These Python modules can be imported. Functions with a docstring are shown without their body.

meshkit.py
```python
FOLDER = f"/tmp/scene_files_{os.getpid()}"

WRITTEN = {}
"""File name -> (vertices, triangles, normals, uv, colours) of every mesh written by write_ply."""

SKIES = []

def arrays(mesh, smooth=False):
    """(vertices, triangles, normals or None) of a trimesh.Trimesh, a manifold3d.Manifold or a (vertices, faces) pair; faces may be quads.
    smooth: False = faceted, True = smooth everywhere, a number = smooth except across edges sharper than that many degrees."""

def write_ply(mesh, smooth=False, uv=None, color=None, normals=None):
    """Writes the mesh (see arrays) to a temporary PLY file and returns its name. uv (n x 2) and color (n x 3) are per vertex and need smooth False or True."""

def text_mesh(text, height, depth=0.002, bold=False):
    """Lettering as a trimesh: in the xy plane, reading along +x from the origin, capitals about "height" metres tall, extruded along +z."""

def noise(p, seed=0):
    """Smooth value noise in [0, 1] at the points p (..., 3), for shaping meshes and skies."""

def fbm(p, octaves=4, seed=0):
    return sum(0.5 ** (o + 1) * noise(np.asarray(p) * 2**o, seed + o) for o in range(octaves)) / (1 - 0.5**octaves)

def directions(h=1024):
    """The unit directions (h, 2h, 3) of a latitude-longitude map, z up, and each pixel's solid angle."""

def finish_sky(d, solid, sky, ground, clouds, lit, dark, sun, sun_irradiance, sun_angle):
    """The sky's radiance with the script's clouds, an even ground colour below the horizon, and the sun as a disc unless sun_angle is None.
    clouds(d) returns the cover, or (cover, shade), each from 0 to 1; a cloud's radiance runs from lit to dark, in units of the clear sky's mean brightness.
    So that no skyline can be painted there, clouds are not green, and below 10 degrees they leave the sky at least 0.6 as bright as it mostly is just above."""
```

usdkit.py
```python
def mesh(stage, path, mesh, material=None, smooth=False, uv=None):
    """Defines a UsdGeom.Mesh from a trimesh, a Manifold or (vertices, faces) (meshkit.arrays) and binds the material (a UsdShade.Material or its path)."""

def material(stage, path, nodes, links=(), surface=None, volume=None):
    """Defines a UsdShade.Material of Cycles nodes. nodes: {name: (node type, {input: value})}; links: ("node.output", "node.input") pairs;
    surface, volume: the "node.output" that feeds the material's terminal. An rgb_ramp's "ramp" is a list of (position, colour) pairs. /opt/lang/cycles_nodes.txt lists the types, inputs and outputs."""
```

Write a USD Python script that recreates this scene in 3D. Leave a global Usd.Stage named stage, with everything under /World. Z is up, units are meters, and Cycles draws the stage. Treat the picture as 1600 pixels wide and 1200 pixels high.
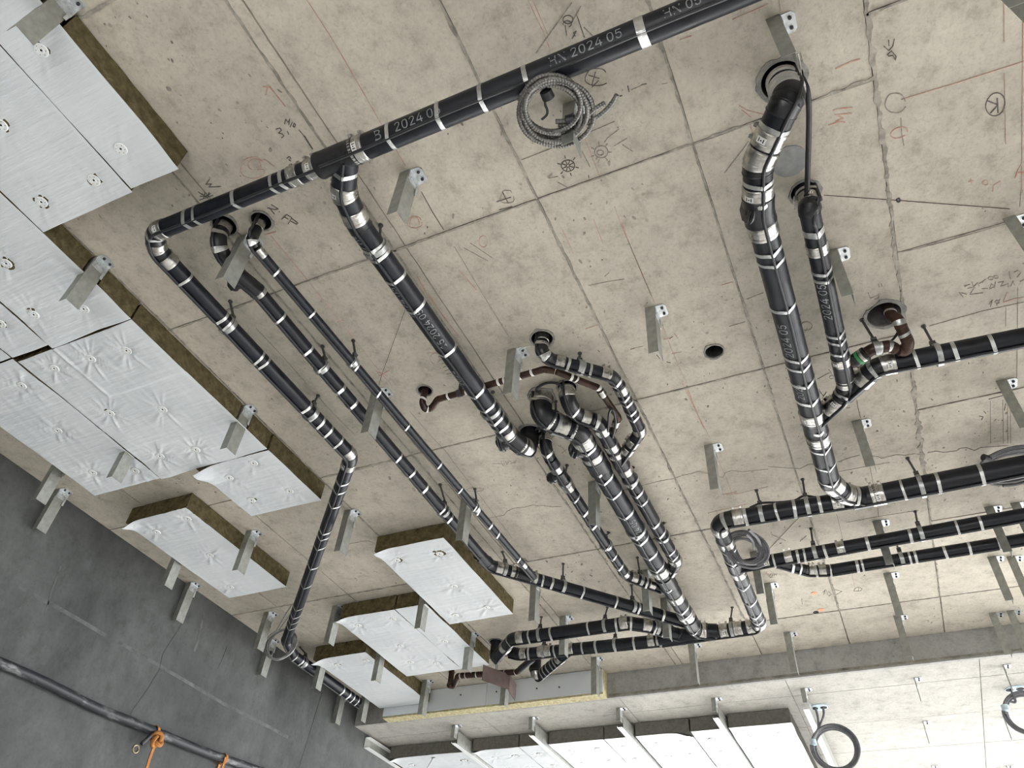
import math, random
import numpy as np, trimesh, usdkit, meshkit
from shapely.geometry import Polygon, Point, box as sbox, MultiPoint
from shapely.ops import unary_union
from pxr import Usd, UsdGeom, UsdLux, UsdShade, Gf, Sdf

random.seed(7)
RNG = np.random.default_rng(7)
stage = Usd.Stage.CreateInMemory()
UsdGeom.SetStageUpAxis(stage, UsdGeom.Tokens.z)
UsdGeom.SetStageMetersPerUnit(stage, 1.0)
UsdGeom.Xform.Define(stage, '/World')
UsdGeom.Scope.Define(stage, '/World/Looks')

# ------------------------------------------------------------------ camera
EXPOSURE = 3.7
SKY = 1.0
CAM_Z, H = 1.56, 2.54                      # eye height above the floor; ceiling height above the eye
CEIL = CAM_Z + H
FPX = 1197.946
R = np.array([[0.41620652, 0.90690644, -0.06551984], [0.64720086, -0.24486423, 0.72192282], [0.63867299, -0.34287348, -0.68886471]])
FLIP = np.diag([1.0, -1.0, -1.0])
right, down, fwd = (R @ FLIP)
cam = UsdGeom.Camera.Define(stage, '/World/camera')
m = Gf.Matrix4d(*[float(x) for x in (*right, 0, *(-down), 0, *(-fwd), 0, 0, 0, CAM_Z, 1)])
UsdGeom.Xformable(cam).AddTransformOp().Set(m)
cam.CreateHorizontalApertureAttr(36.0); cam.CreateVerticalApertureAttr(27.0)
cam.CreateFocalLengthAttr(36.0 * FPX / 1600)
cam.CreateClippingRangeAttr(Gf.Vec2f(0.05, 400)); cam.CreateExposureAttr(EXPOSURE)
# ------------------------------------------------------------------ sky: overcast, a little brighter overhead
usdkit.material(stage, '/World/Looks/sky', {
    'tc': ('texture_coordinate', {}), 'cl': ('noise_texture', {'scale': 3.0, 'detail': 5.0}),
    'ramp': ('rgb_ramp', {'ramp': [(0.3, (0.80, 0.87, 1.0)), (0.7, (1.0, 1.0, 1.0))]}),
    'bg': ('background_shader', {'strength': SKY})},
    [('tc.generated', 'cl.vector'), ('cl.fac', 'ramp.fac'), ('ramp.color', 'bg.color')], surface='bg.background')
dome = UsdLux.DomeLight.Define(stage, '/World/sky_light')
dome.CreateIntensityAttr(1.0)
UsdShade.MaterialBindingAPI.Apply(dome.GetPrim()).Bind(UsdShade.Material.Get(stage, '/World/Looks/sky'))
sun = UsdLux.DistantLight.Define(stage, '/World/sun_light')
sun.CreateIntensityAttr(14.0); sun.CreateAngleAttr(1.5); sun.CreateColorAttr(Gf.Vec3f(1.0, 0.96, 0.9))
sx = UsdGeom.Xformable(sun); sx.AddRotateXYZOp().Set(Gf.Vec3f(0, 70, 8))   # shines down and inward from the open far edge

# ------------------------------------------------------------------ pixel <-> world (the camera was solved from the formwork seams)
def ray(px, py):
    return (R @ FLIP).T @ np.array([(px - 800) / FPX, (py - 600) / FPX, 1.0])
ORG = np.array([0, 0, CAM_Z])
def at(px, py, d=0.0):                      # the point seen at a pixel, d metres below the main ceiling
    w = ray(px, py); return ORG + w * ((H - d) / w[2])
def at_y(px, py, y):
    w = ray(px, py); return ORG + w * (y / w[1])
def at_x(px, py, x):
    w = ray(px, py); return ORG + w * (x / w[0])
def proj(p):
    c = (np.asarray(p, float) - ORG) @ (R @ FLIP).T
    return np.stack([800 + FPX * c[..., 0] / c[..., 2], 600 + FPX * c[..., 1] / c[..., 2]], -1)
def rw(px, py, w, d):                       # radius of a pipe that looks w pixels wide there
    c = (at(px, py, d) - ORG) @ (R @ FLIP).T
    return 0.985 * w / 2 * np.linalg.norm(c) / FPX

# ------------------------------------------------------------------ materials
LK = '/World/Looks/'
def mat(name, c0, c1=None, rough=0.6, metal=0.0, scale=6.0, detail=6.0, bump=0.0, bscale=60.0, r0=0.35, r1=0.65, vary=0.0, rough2=None, spec=0.5, stretch=(1, 1, 1)):
    c1 = c1 or c0
    nodes = {'tc': ('texture_coordinate', {}), 'mp': ('mapping', {'scale': stretch}), 'n': ('noise_texture', {'scale': scale, 'detail': detail, 'roughness': 0.6}),
             'r': ('rgb_ramp', {'ramp': [(r0, c0), (r1, c1)]}), 'p': ('principled_bsdf', {'roughness': rough, 'metallic': metal, 'specular_ior_level': spec})}
    links = [('tc.object', 'mp.vector'), ('mp.vector', 'n.vector'), ('n.fac', 'r.fac')]
    src = 'r.color'
    if vary:
        nodes['oi'] = ('object_info', {}); nodes['vr'] = ('map_range', {'to_min': 1 - vary, 'to_max': 1 + vary})
        nodes['hv'] = ('hsv', {}); links += [('oi.random', 'vr.value'), ('vr.result', 'hv.value'), ('r.color', 'hv.color')]; src = 'hv.color'
    links.append((src, 'p.base_color'))
    if rough2 is not None:
        nodes['rr'] = ('map_range', {'from_min': 0.35, 'from_max': 0.65, 'to_min': rough, 'to_max': rough2}); links += [('n.fac', 'rr.value'), ('rr.result', 'p.roughness')]
    if bump:
        nodes['nb'] = ('noise_texture', {'scale': bscale, 'detail': 5.0}); nodes['b'] = ('bump', {'strength': 1.0, 'distance': bump})
        links += [('mp.vector', 'nb.vector'), ('nb.fac', 'b.height'), ('b.normal', 'p.normal')]
    return usdkit.material(stage, LK + name, nodes, links, surface='p.BSDF')

def concrete(name, dark, light, pit=0.55, tint=(0.36, 0.34, 0.30), vary=0.05, big=0.8, smear=(1, 1, 1), pits=True, grain=0.9):
    nodes = {'g': ('geometry', {}), 'mp': ('mapping', {'scale': smear}),
             'n1': ('noise_texture', {'scale': big, 'detail': 9.0, 'roughness': 0.66, 'distortion': 0.3}),
             'r1': ('rgb_ramp', {'ramp': [(0.32, dark), (0.62, light)]}),
             'n2': ('noise_texture', {'scale': 11.0, 'detail': 8.0, 'roughness': 0.7}),
             'r2': ('rgb_ramp', {'ramp': [(0.30, (0.70, 0.69, 0.67)), (0.47, (0.96, 0.955, 0.95)), (0.6, (1.04, 1.04, 1.035)), (0.75, (1.14, 1.14, 1.14))]}),
             'n4': ('noise_texture', {'scale': 58.0, 'detail': 5.0, 'roughness': 0.75}), 'r4': ('rgb_ramp', {'ramp': [(0.30, (0.66, 0.65, 0.63)), (0.46, (0.98, 0.98, 0.98)), (0.70, (1.12, 1.12, 1.12))]}),
             'm4': ('mix', {'mix_type': 'multiply', 'fac': grain * .7}),
             'm1': ('mix', {'mix_type': 'multiply', 'fac': 1.0}),
             'n3': ('noise_texture', {'scale': 3.1, 'detail': 3.0}), 'oi': ('object_info', {}),
             'vr': ('map_range', {'to_min': 1 - vary, 'to_max': 1 + vary}), 'hv': ('hsv', {}),
             'v': ('voronoi_texture', {'scale': 13.0, 'randomness': 1.0}), 'vd': ('noise_texture', {'scale': 40.0, 'detail': 3.0}),
             'va': ('math', {'math_type': 'multiply_add', 'value2': 0.16}),
             'vr2': ('rgb_ramp', {'ramp': [(0.13, (1, 1, 1)), (0.20, (0, 0, 0))]}),
             'msk': ('rgb_ramp', {'ramp': [(0.50, (0, 0, 0)), (0.62, (1, 1, 1))]}),
             'mm': ('mix', {'mix_type': 'multiply', 'fac': 1.0}), 'sc': ('math', {'math_type': 'multiply', 'value2': pit}),
             'm2': ('mix', {'mix_type': 'multiply', 'color2': tint}),
             'nb': ('noise_texture', {'scale': 90.0, 'detail': 6.0}), 'b': ('bump', {'strength': 0.6, 'distance': 0.002}),
             'p': ('principled_bsdf', {'roughness': 0.75, 'specular_ior_level': 0.3})}
    links = [('g.position', 'mp.vector'), ('mp.vector', 'n1.vector'), ('n1.fac', 'r1.fac'), ('mp.vector', 'n2.vector'), ('n2.fac', 'r2.fac'),
             ('r1.color', 'm1.color1'), ('r2.color', 'm1.color2'), ('oi.random', 'vr.value'), ('vr.result', 'hv.value'), ('m1.color', 'm4.color1'), ('g.position', 'n4.vector'), ('n4.fac', 'r4.fac'), ('r4.color', 'm4.color2'), ('m4.color', 'hv.color'),
             ('g.position', 'v.vector'), ('g.position', 'vd.vector'), ('vd.fac', 'va.value1'), ('v.distance', 'va.value3'), ('va.value', 'vr2.fac'),
             ('g.position', 'n3.vector'), ('n3.fac', 'msk.fac'), ('vr2.color', 'mm.color1'), ('msk.color', 'mm.color2'), ('mm.color', 'sc.value1'), ('sc.value', 'm2.fac'),
             ('hv.color', 'm2.color1'), ('m2.color', 'p.base_color'), ('g.position', 'nb.vector'), ('nb.fac', 'b.height'), ('b.normal', 'p.normal')]
    return usdkit.material(stage, LK + name, nodes, links, surface='p.BSDF')

M = {}
M['ceil'] = concrete('ceiling_concrete', (0.42, 0.388, 0.328), (0.55, 0.508, 0.43))
M['ceil2'] = concrete('soffit_concrete', (0.39, 0.375, 0.345), (0.485, 0.47, 0.43), pit=0.4, vary=0.03)
M['joint'] = concrete('joint_concrete', (0.16, 0.15, 0.13), (0.36, 0.335, 0.285), vary=0, big=9.0)
M['step'] = concrete('step_concrete', (0.32, 0.315, 0.30), (0.41, 0.405, 0.385), vary=0)
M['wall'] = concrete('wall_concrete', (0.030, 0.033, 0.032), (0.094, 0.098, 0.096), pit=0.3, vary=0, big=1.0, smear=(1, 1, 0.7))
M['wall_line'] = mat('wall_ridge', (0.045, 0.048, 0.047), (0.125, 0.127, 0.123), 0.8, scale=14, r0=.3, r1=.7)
M['grout'] = mat('grout', (0.17, 0.165, 0.155), (0.34, 0.33, 0.30), 0.9, scale=25, bump=0.004, bscale=70)
M['plug'] = mat('plug_grout', (0.26, 0.265, 0.26), (0.37, 0.375, 0.37), 0.85, scale=22, bump=0.002)
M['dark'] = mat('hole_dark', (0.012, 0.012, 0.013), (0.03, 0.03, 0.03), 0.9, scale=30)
M['fin'] = mat('cement_fin', (0.19, 0.175, 0.15), (0.42, 0.39, 0.33), 0.9, scale=26, detail=8)
M['speck'] = mat('dark_speck', (0.18, 0.166, 0.142), (0.38, 0.35, 0.30), 0.9, scale=12, r0=.4, r1=.6)
M['lining'] = mat('hole_grey', (0.08, 0.078, 0.075), (0.20, 0.195, 0.185), 0.9, scale=14)
M['floor'] = concrete('floor_concrete', (0.42, 0.405, 0.37), (0.52, 0.50, 0.46), vary=0)
M['pipe'] = mat('cast_iron_black', (0.0035, 0.0045, 0.0075), (0.011, 0.013, 0.020), 0.34, scale=9, rough2=0.5, bump=0.0008, bscale=45, spec=0.36)
M['fitting'] = mat('fitting_black', (0.005, 0.0055, 0.007), (0.012, 0.013, 0.016), 0.3, scale=14, rough2=0.45, bump=0.0006, bscale=60)
M['cable'] = mat('cable_black', (0.012, 0.013, 0.015), (0.022, 0.023, 0.027), 0.45, scale=20)
M['tape'] = mat('aluminium_tape', (0.46, 0.47, 0.47), (0.66, 0.66, 0.65), 0.34, 1.0, scale=25, bump=0.0025, bscale=70, rough2=0.45)
M['steel'] = mat('stainless_shield', (0.40, 0.39, 0.365), (0.60, 0.59, 0.56), 0.25, 1.0, scale=18, bump=0.0012, bscale=50, rough2=0.38)
M['label'] = mat('etched_label', (0.80, 0.80, 0.78), None, 0.5, 0.3)
M['galv'] = mat('galvanized_steel', (0.27, 0.277, 0.25), (0.37, 0.375, 0.345), 0.45, 0.5, scale=30, rough2=0.55, vary=0.06)
M['clip'] = mat('zinc_clip', (0.50, 0.53, 0.55), (0.78, 0.80, 0.82), 0.35, 0.8, scale=45, rough2=0.5)
M['bolt'] = mat('bolt_black', (0.03, 0.03, 0.035), (0.06, 0.06, 0.065), 0.5, 0.5)
M['strap'] = mat('hanger_steel', (0.30, 0.31, 0.31), (0.46, 0.47, 0.47), 0.4, 0.8, scale=30)
M['rod'] = mat('threaded_rod', (0.06, 0.06, 0.06), (0.12, 0.115, 0.11), 0.55, 0.6)
M['copper'] = mat('tarnished_copper', (0.022, 0.012, 0.009), (0.075, 0.038, 0.025), 0.38, 0.5, scale=11, rough2=0.55)
M['rust'] = mat('primed_steel', (0.065, 0.042, 0.036), (0.12, 0.082, 0.070), 0.65, 0.0, scale=9, vary=0.0)
M['green'] = mat('green_band', (0.03, 0.20, 0.06), (0.05, 0.26, 0.09), 0.5)
M['wool'] = mat('mineral_wool', (0.065, 0.052, 0.025), (0.175, 0.145, 0.078), 1.0, scale=28, detail=9, bump=0.012, bscale=55, r0=0.3, r1=0.7, spec=0.1)
M['wool_pale'] = mat('yellow_wool', (0.42, 0.37, 0.20), (0.62, 0.57, 0.38), 1.0, scale=35, detail=9, bump=0.012, bscale=50, spec=0.1)
M['wool_grey'] = mat('grey_wool', (0.15, 0.145, 0.125), (0.20, 0.195, 0.17), 1.0, scale=35, detail=9, bump=0.008, bscale=60, spec=0.1)
M['washer'] = mat('washer_white', (0.80, 0.82, 0.82), None, 0.35)
M['screw'] = mat('screw_dark', (0.05, 0.05, 0.05), None, 0.4, 0.5)
M['white_steel'] = mat('bright_steel', (0.86, 0.87, 0.88), (0.92, 0.92, 0.92), 0.35, 0.3, scale=20)
M['conduit'] = mat('flexible_conduit', (0.13, 0.127, 0.118), (0.22, 0.213, 0.20), 0.38, 0.5, scale=20, rough2=0.5)
M['grey_cable'] = mat('grey_cable', (0.13, 0.13, 0.14), (0.19, 0.19, 0.20), 0.45, 0.2, scale=20)
M['wire'] = mat('grey_wire_bright', (0.26, 0.265, 0.26), (0.38, 0.385, 0.38), 0.4, 0.4, scale=20)
M['bluebox'] = mat('blue_grey_plastic', (0.35, 0.48, 0.55), (0.55, 0.66, 0.70), 0.5, scale=12)
M['bag'] = mat('grey_film', (0.32, 0.31, 0.28), (0.48, 0.46, 0.42), 0.35, scale=22, bump=0.004, bscale=40)
M['hose'] = mat('scuffed_black_pipe', (0.010, 0.012, 0.015), (0.30, 0.31, 0.30), 0.5, scale=22, detail=9, r0=0.53, r1=0.80, stretch=(0.35, 1, 1))
M['orange'] = mat('orange_strap', (0.28, 0.105, 0.022), (0.46, 0.19, 0.045), 0.8, scale=40, bump=0.003, bscale=120)
M['brass'] = mat('snap_hook', (0.18, 0.15, 0.09), (0.30, 0.26, 0.17), 0.35, 0.8)
M['ink'] = mat('marker_ink', (0.06, 0.057, 0.054), (0.20, 0.185, 0.16), 0.8, scale=90, r0=.4, r1=.7)
M['pencil'] = mat('pencil_grey', (0.17, 0.155, 0.135), (0.36, 0.33, 0.28), 0.9, scale=70, r0=.35, r1=.65)
M['chalk'] = mat('red_chalk', (0.44, 0.20, 0.155), (0.48, 0.37, 0.30), 0.9, scale=40, r0=0.35, r1=0.62)
M['paint'] = mat('orange_paint', (0.80, 0.30, 0.14), (0.84, 0.46, 0.30), 0.8, scale=40)
M['lettering'] = mat('cast_lettering', (0.16, 0.17, 0.18), (0.30, 0.31, 0.32), 0.6, scale=50)
# white facing: fine parallel creases along the board
M['facing'] = usdkit.material(stage, LK + 'white_facing', {
    'tc': ('texture_coordinate', {}), 'w': ('mapping', {'scale': (26, 2.5, 1)}), 'n': ('noise_texture', {'scale': 1.6, 'detail': 4.0, 'roughness': 0.6}),
    'n2': ('noise_texture', {'scale': 3.0, 'detail': 4.0}), 'r': ('rgb_ramp', {'ramp': [(0.3, (0.64, 0.675, 0.70)), (0.7, (0.74, 0.77, 0.79))]}),
    'b': ('bump', {'strength': 0.85, 'distance': 0.004}), 'p': ('principled_bsdf', {'roughness': 0.42, 'specular_ior_level': 0.45})},
    [('tc.object', 'w.vector'), ('w.vector', 'n.vector'), ('n.fac', 'b.height'), ('b.normal', 'p.normal'), ('tc.object', 'n2.vector'), ('n2.fac', 'r.fac'), ('r.color', 'p.base_color')], surface='p.BSDF')

# ------------------------------------------------------------------ scene-graph helpers
USED = {}
def numbered(parent, name):
    k = (parent, name); n = USED.get(k, 0); USED[k] = n + 1
    return f'{parent}/{name}' + (f'_{n:03d}' if n else '')
def tag(prim, label=None, cat=None, group=None, kind=None):
    for k, v in (('label', label), ('category', cat), ('group', group), ('kind', kind)):
        if v: prim.SetCustomDataByKey(k, v)
def thing(name, label=None, cat=None, loc=(0, 0, 0), rz=0.0, group=None, kind=None):
    p = numbered('/World', name); x = UsdGeom.Xform.Define(stage, p)
    x.AddTranslateOp().Set(Gf.Vec3d(*map(float, loc))); x.AddRotateZOp().Set(float(rz))
    tag(x.GetPrim(), label, cat, group, kind); return p
LOC = {}
def obj(parent, name, mesh, material, smooth=35, label=None, kind=None):
    """mesh is in world coordinates; it is stored relative to the thing's base."""
    if isinstance(mesh, list): mesh = cat_meshes(mesh)
    base = LOC.get('/'.join(parent.split('/')[:3]))
    v, f = (mesh.vertices, mesh.faces) if hasattr(mesh, 'vertices') else mesh
    v = np.asarray(v, float)
    if base is not None: v = v - base
    path = numbered(parent, name)
    pr = usdkit.mesh(stage, path, (v, np.asarray(f)), M[material], smooth=smooth)
    tag(pr.GetPrim(), label, kind=kind); return path
def based(name, label, cat, base, **k):
    p = thing(name, label, cat, base, **k); LOC[p] = np.asarray(base, float); return p
def copy_of(src, name, loc, label, group=None, rz=0.0):
    pr = stage.GetPrimAtPath(src); was = pr.GetCustomData()
    p = numbered('/World', name); x = UsdGeom.Xform.Define(stage, p)
    x.GetPrim().GetReferences().AddInternalReference(src)
    x.GetPrim().SetInstanceable(True)
    x.ClearXformOpOrder(); x.AddTranslateOp().Set(Gf.Vec3d(*map(float, loc))); x.AddRotateZOp().Set(float(rz))
    tag(x.GetPrim(), label, was['category'], group or was.get('group')); return p

# ------------------------------------------------------------------ mesh helpers
def cat_meshes(ms):
    vs, fs, n = [], [], 0
    for q in ms:
        v, f = (q.vertices, q.faces) if hasattr(q, 'vertices') else q
        vs.append(np.asarray(v, float)); f = np.asarray(f)
        if f.shape[1] == 4: f = np.vstack([f[:, [0, 1, 2]], f[:, [0, 2, 3]]])
        fs.append(f + n); n += len(vs[-1])
    return np.vstack(vs), np.vstack(fs)
def bx(x0, x1, y0, y1, z0, z1):
    return trimesh.creation.box(bounds=[[min(x0, x1), min(y0, y1), min(z0, z1)], [max(x0, x1), max(y0, y1), max(z0, z1)]])
def unit(v):
    v = np.asarray(v, float); return v / max(np.linalg.norm(v), 1e-9)
def frames(P, ref=(0, 0, -1)):
    """tangent, a (towards ref where the path is level) and b per point, carried along without twist."""
    P = np.asarray(P, float); T = np.gradient(P, axis=0); T /= np.maximum(np.linalg.norm(T, axis=1, keepdims=True), 1e-9)
    ref = unit(ref); k = int(np.argmin(np.abs(T @ ref)))
    A = np.zeros_like(P); A[k] = unit(ref - T[k] * (T[k] @ ref))
    for rng in (range(k + 1, len(P)), range(k - 1, -1, -1)):
        prev = k
        for i in rng:
            A[i] = unit(A[prev] - T[i] * (A[prev] @ T[i])); prev = i
    return T, A, np.cross(T, A)
def ring_mesh(C, A, B, rad, closed=False, caps=True):
    """rows of rings around C; rad: per row scalar or (rows, n)."""
    n = rad.shape[1]; th = np.arange(n) * 2 * math.pi / n
    V = C[:, None] + rad[..., None] * (np.cos(th)[None, :, None] * A[:, None] + np.sin(th)[None, :, None] * B[:, None])
    m_ = len(C); V = V.reshape(-1, 3); F = []
    for i in range(m_ if closed else m_ - 1):
        a = i * n + np.arange(n); b = i * n + (np.arange(n) + 1) % n; j = ((i + 1) % m_) * n
        c = j + (np.arange(n) + 1) % n; d = j + np.arange(n)
        F += [np.stack([a, b, c], 1), np.stack([a, c, d], 1)]
    F = np.vstack(F)
    if caps and not closed:
        V = np.vstack([V, C[0], C[-1]]); k = len(V) - 2; a = np.arange(n); b = (a + 1) % n
        F = np.vstack([F, np.stack([np.full(n, k), b, a], 1), np.stack([np.full(n, k + 1), (m_ - 1) * n + a, (m_ - 1) * n + b], 1)])
    return V, F
def tube(P, r, n=14, caps=True, ref=(0, 0, -1)):
    P = np.asarray(P, float); T, A, B = frames(P, ref)
    r = np.broadcast_to(np.asarray(r, float).reshape(-1, 1) if np.ndim(r) else np.array([[r]]), (len(P), n)).copy()
    return ring_mesh(P, A, B, r, caps=caps)
def smooth_path(P, k=8, closed=False):
    P = np.asarray(P, float); out = []
    N = len(P)
    for i in range(N if closed else N - 1):
        p = [P[(i + j) % N] if closed else P[min(max(i + j, 0), N - 1)] for j in (-1, 0, 1, 2)]
        for t in np.linspace(0, 1, k, endpoint=False):
            out.append(0.5 * ((2 * p[1]) + (-p[0] + p[2]) * t + (2 * p[0] - 5 * p[1] + 4 * p[2] - p[3]) * t ** 2 + (-p[0] + 3 * p[1] - 3 * p[2] + p[3]) * t ** 3))
    if not closed: out.append(P[-1])
    return np.array(out)
def resample(P, step):
    P = np.asarray(P, float); s = np.r_[0, np.cumsum(np.linalg.norm(np.diff(P, axis=0), axis=1))]
    t = np.linspace(0, s[-1], max(2, int(s[-1] / step) + 1)); return np.stack([np.interp(t, s, P[:, k]) for k in range(3)], 1)
def lathe(prof, n=24):
    """profile of (radius, z) revolved about z."""
    prof = np.asarray(prof, float); C = np.zeros((len(prof), 3)); C[:, 2] = prof[:, 1]
    A = np.tile([1.0, 0, 0], (len(prof), 1)); B = np.tile([0, 1.0, 0], (len(prof), 1))
    return ring_mesh(C, A, B, np.repeat(np.maximum(prof[:, :1], 1e-5), n, 1), caps=True)
def place(mesh, o, x, y, z):
    v, f = (mesh.vertices, mesh.faces) if hasattr(mesh, 'vertices') else mesh
    return np.asarray(o) + np.asarray(v) @ np.stack([x, y, z]), f
def extrude(poly, z0, z1):
    parts = []
    for g in getattr(poly, 'geoms', [poly]):
        if g.area < 1e-6: continue
        t = trimesh.creation.extrude_polygon(g, z1 - z0, engine='earcut'); t.apply_translation([0, 0, z0]); parts.append(t)
    return cat_meshes(parts)
def rounded_bar(poly2, length):
    return trimesh.creation.extrude_polygon(poly2, length, engine='earcut')

# ================================================================== SETTING
HOLES = [(829, 675, .055), (351, 352, .050), (408, 345, .043), (846, 621, .061), (886, 604, .045), (847, 529, .050), (853, 678, .038), (1222, 126, .070),
         (1257, 301, .050), (1116, 549, .041), (1381, 491, .069), (664, 610, .036), (776, 1003, .052), (706, 1050, .026)]
hole_geo = []
for px, py, r_ in HOLES:
    c = at(px, py); hole_geo.append((c[0], c[1], r_))
hole_shape = unary_union([Point(x, y).buffer(r_, 14) for x, y, r_ in hole_geo])
ceiling = thing('ceiling', kind='structure'); LOC[ceiling] = np.zeros(3)
STEP_X, LOW = 5.60, CEIL - 0.19
slab = sbox(-3.2, -6.0, STEP_X, 4.26).difference(hole_shape)
obj(ceiling, 'slab', extrude(slab, CEIL + .007, CEIL + .26), 'joint', smooth=False)
obj(ceiling, 'slab_topping', bx(-3.2, 11.0, -6.3, 4.6, CEIL + .262, CEIL + .40), 'dark', smooth=False)
YL = [-6.0, -5.4, -4.8, -4.2, -3.6, -2.91, -2.30, -1.69, -1.075, -0.462, 0.142, 0.745, 1.335, 1.385, 1.945, 2.0, 2.61, 3.22, 3.83, 4.26]
XL = [-3.2, -2.18, -0.97, 0.245, 1.458, 2.672, 3.875, 5.085, STEP_X]
XR = [-3.2, -1.75, -0.75, 0.25, 1.235, 2.217, 3.203, 4.19, 5.085, STEP_X]
for yi in range(len(YL) - 1):
    xs = XR if YL[yi + 1] <= -0.46 else XL
    for xi in range(len(xs) - 1):
        g = 0.0042 if YL[yi + 1] - YL[yi] > 0.1 else 0.002
        p = sbox(xs[xi] + g, YL[yi] + g, xs[xi + 1] - g, YL[yi + 1] - g)
        if xs[xi] > -.5 and YL[yi] > -1.2:
            ec = np.array(p.segmentize(.045).exterior.coords)[:-1]
            jt = (meshkit.fbm(np.c_[ec * 16, np.full(len(ec), 3.3)], 2, 21)[:, None] - .5) * np.array([[.007, .007]])
            p = Polygon(ec + jt).buffer(0)
        p = p.difference(hole_shape.buffer(.004))
        lift = float(RNG.uniform(0, .0016))
        obj(ceiling, 'concrete_panel', extrude(p, CEIL + lift, CEIL + .007), 'ceil', smooth=False)
def blob(x, y, r0, amp, seed, n=40):
    th = np.arange(n) * 2 * math.pi / n
    q = r0 * (1 + amp * (meshkit.fbm(np.stack([np.cos(th) * 2.2, np.sin(th) * 2.2, np.full(n, seed * 3.7)], 1), 4) - .5) * 2)
    return Polygon(np.stack([x + q * np.cos(th), y + q * np.sin(th)], 1))
for i, (x, y, r_) in enumerate(hole_geo):
    ringp = blob(x, y, r_ * 1.16, .22, i, 60).difference(Point(x, y).buffer(r_ * .97, 14))
    obj(ceiling, 'grout_ring', extrude(ringp, CEIL - .004, CEIL + .006), 'grout', smooth=False)
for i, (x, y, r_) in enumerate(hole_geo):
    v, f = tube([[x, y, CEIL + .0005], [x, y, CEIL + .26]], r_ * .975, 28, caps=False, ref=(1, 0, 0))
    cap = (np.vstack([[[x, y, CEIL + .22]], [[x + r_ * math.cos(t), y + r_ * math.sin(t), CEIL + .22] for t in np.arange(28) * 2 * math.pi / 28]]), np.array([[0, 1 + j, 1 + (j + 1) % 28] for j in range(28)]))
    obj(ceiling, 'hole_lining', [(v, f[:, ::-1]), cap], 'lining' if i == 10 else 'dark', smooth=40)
pl = at(1234, 252); obj(ceiling, 'grout_plug', extrude(blob(pl[0], pl[1], .062, .05, 31), CEIL - .003, CEIL + .004), 'plug', smooth=False, label='round grey grout patch')
low = thing('ceiling', kind='structure'); LOC[low] = np.zeros(3)
obj(low, 'slab', bx(STEP_X + .03, 11.0, -6.0, 4.26, LOW + .006, CEIL + .255), 'joint', smooth=False)
LX = [STEP_X, 5.915, 6.545, 7.185, 7.81, 8.44, 9.7, 11.0]; LY = [-6.0, -4.8, -3.6, -2.45, -1.83, -0.61, 0.62, 1.85, 3.06, 4.26]
for i in range(len(LX) - 1):
    for j in range(len(LY) - 1):
        obj(low, 'concrete_panel', bx(LX[i] + .0025, LX[i + 1] - .0025, LY[j] + .0025, LY[j + 1] - .0025, LOW + float(RNG.uniform(0, .001)), LOW + .006), 'ceil2', smooth=False)
far = thing('wall_far', kind='structure'); LOC[far] = np.zeros(3)
obj(far, 'step_face', bx(STEP_X, STEP_X + .03, -6.0, 4.26, LOW, CEIL + .25), 'step', smooth=False)
obj(far, 'edge_ridge', bx(STEP_X - .004, STEP_X, -6.0, 1.92, LOW + .012, LOW + .028), 'joint', smooth=False)
wall = thing('wall_left', kind='structure'); LOC[wall] = np.zeros(3)
WY = 4.25
obj(wall, 'wall_slab', bx(-3.2, 11.0, WY, WY + .3, 0, CEIL + .26), 'wall', smooth=False)
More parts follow.
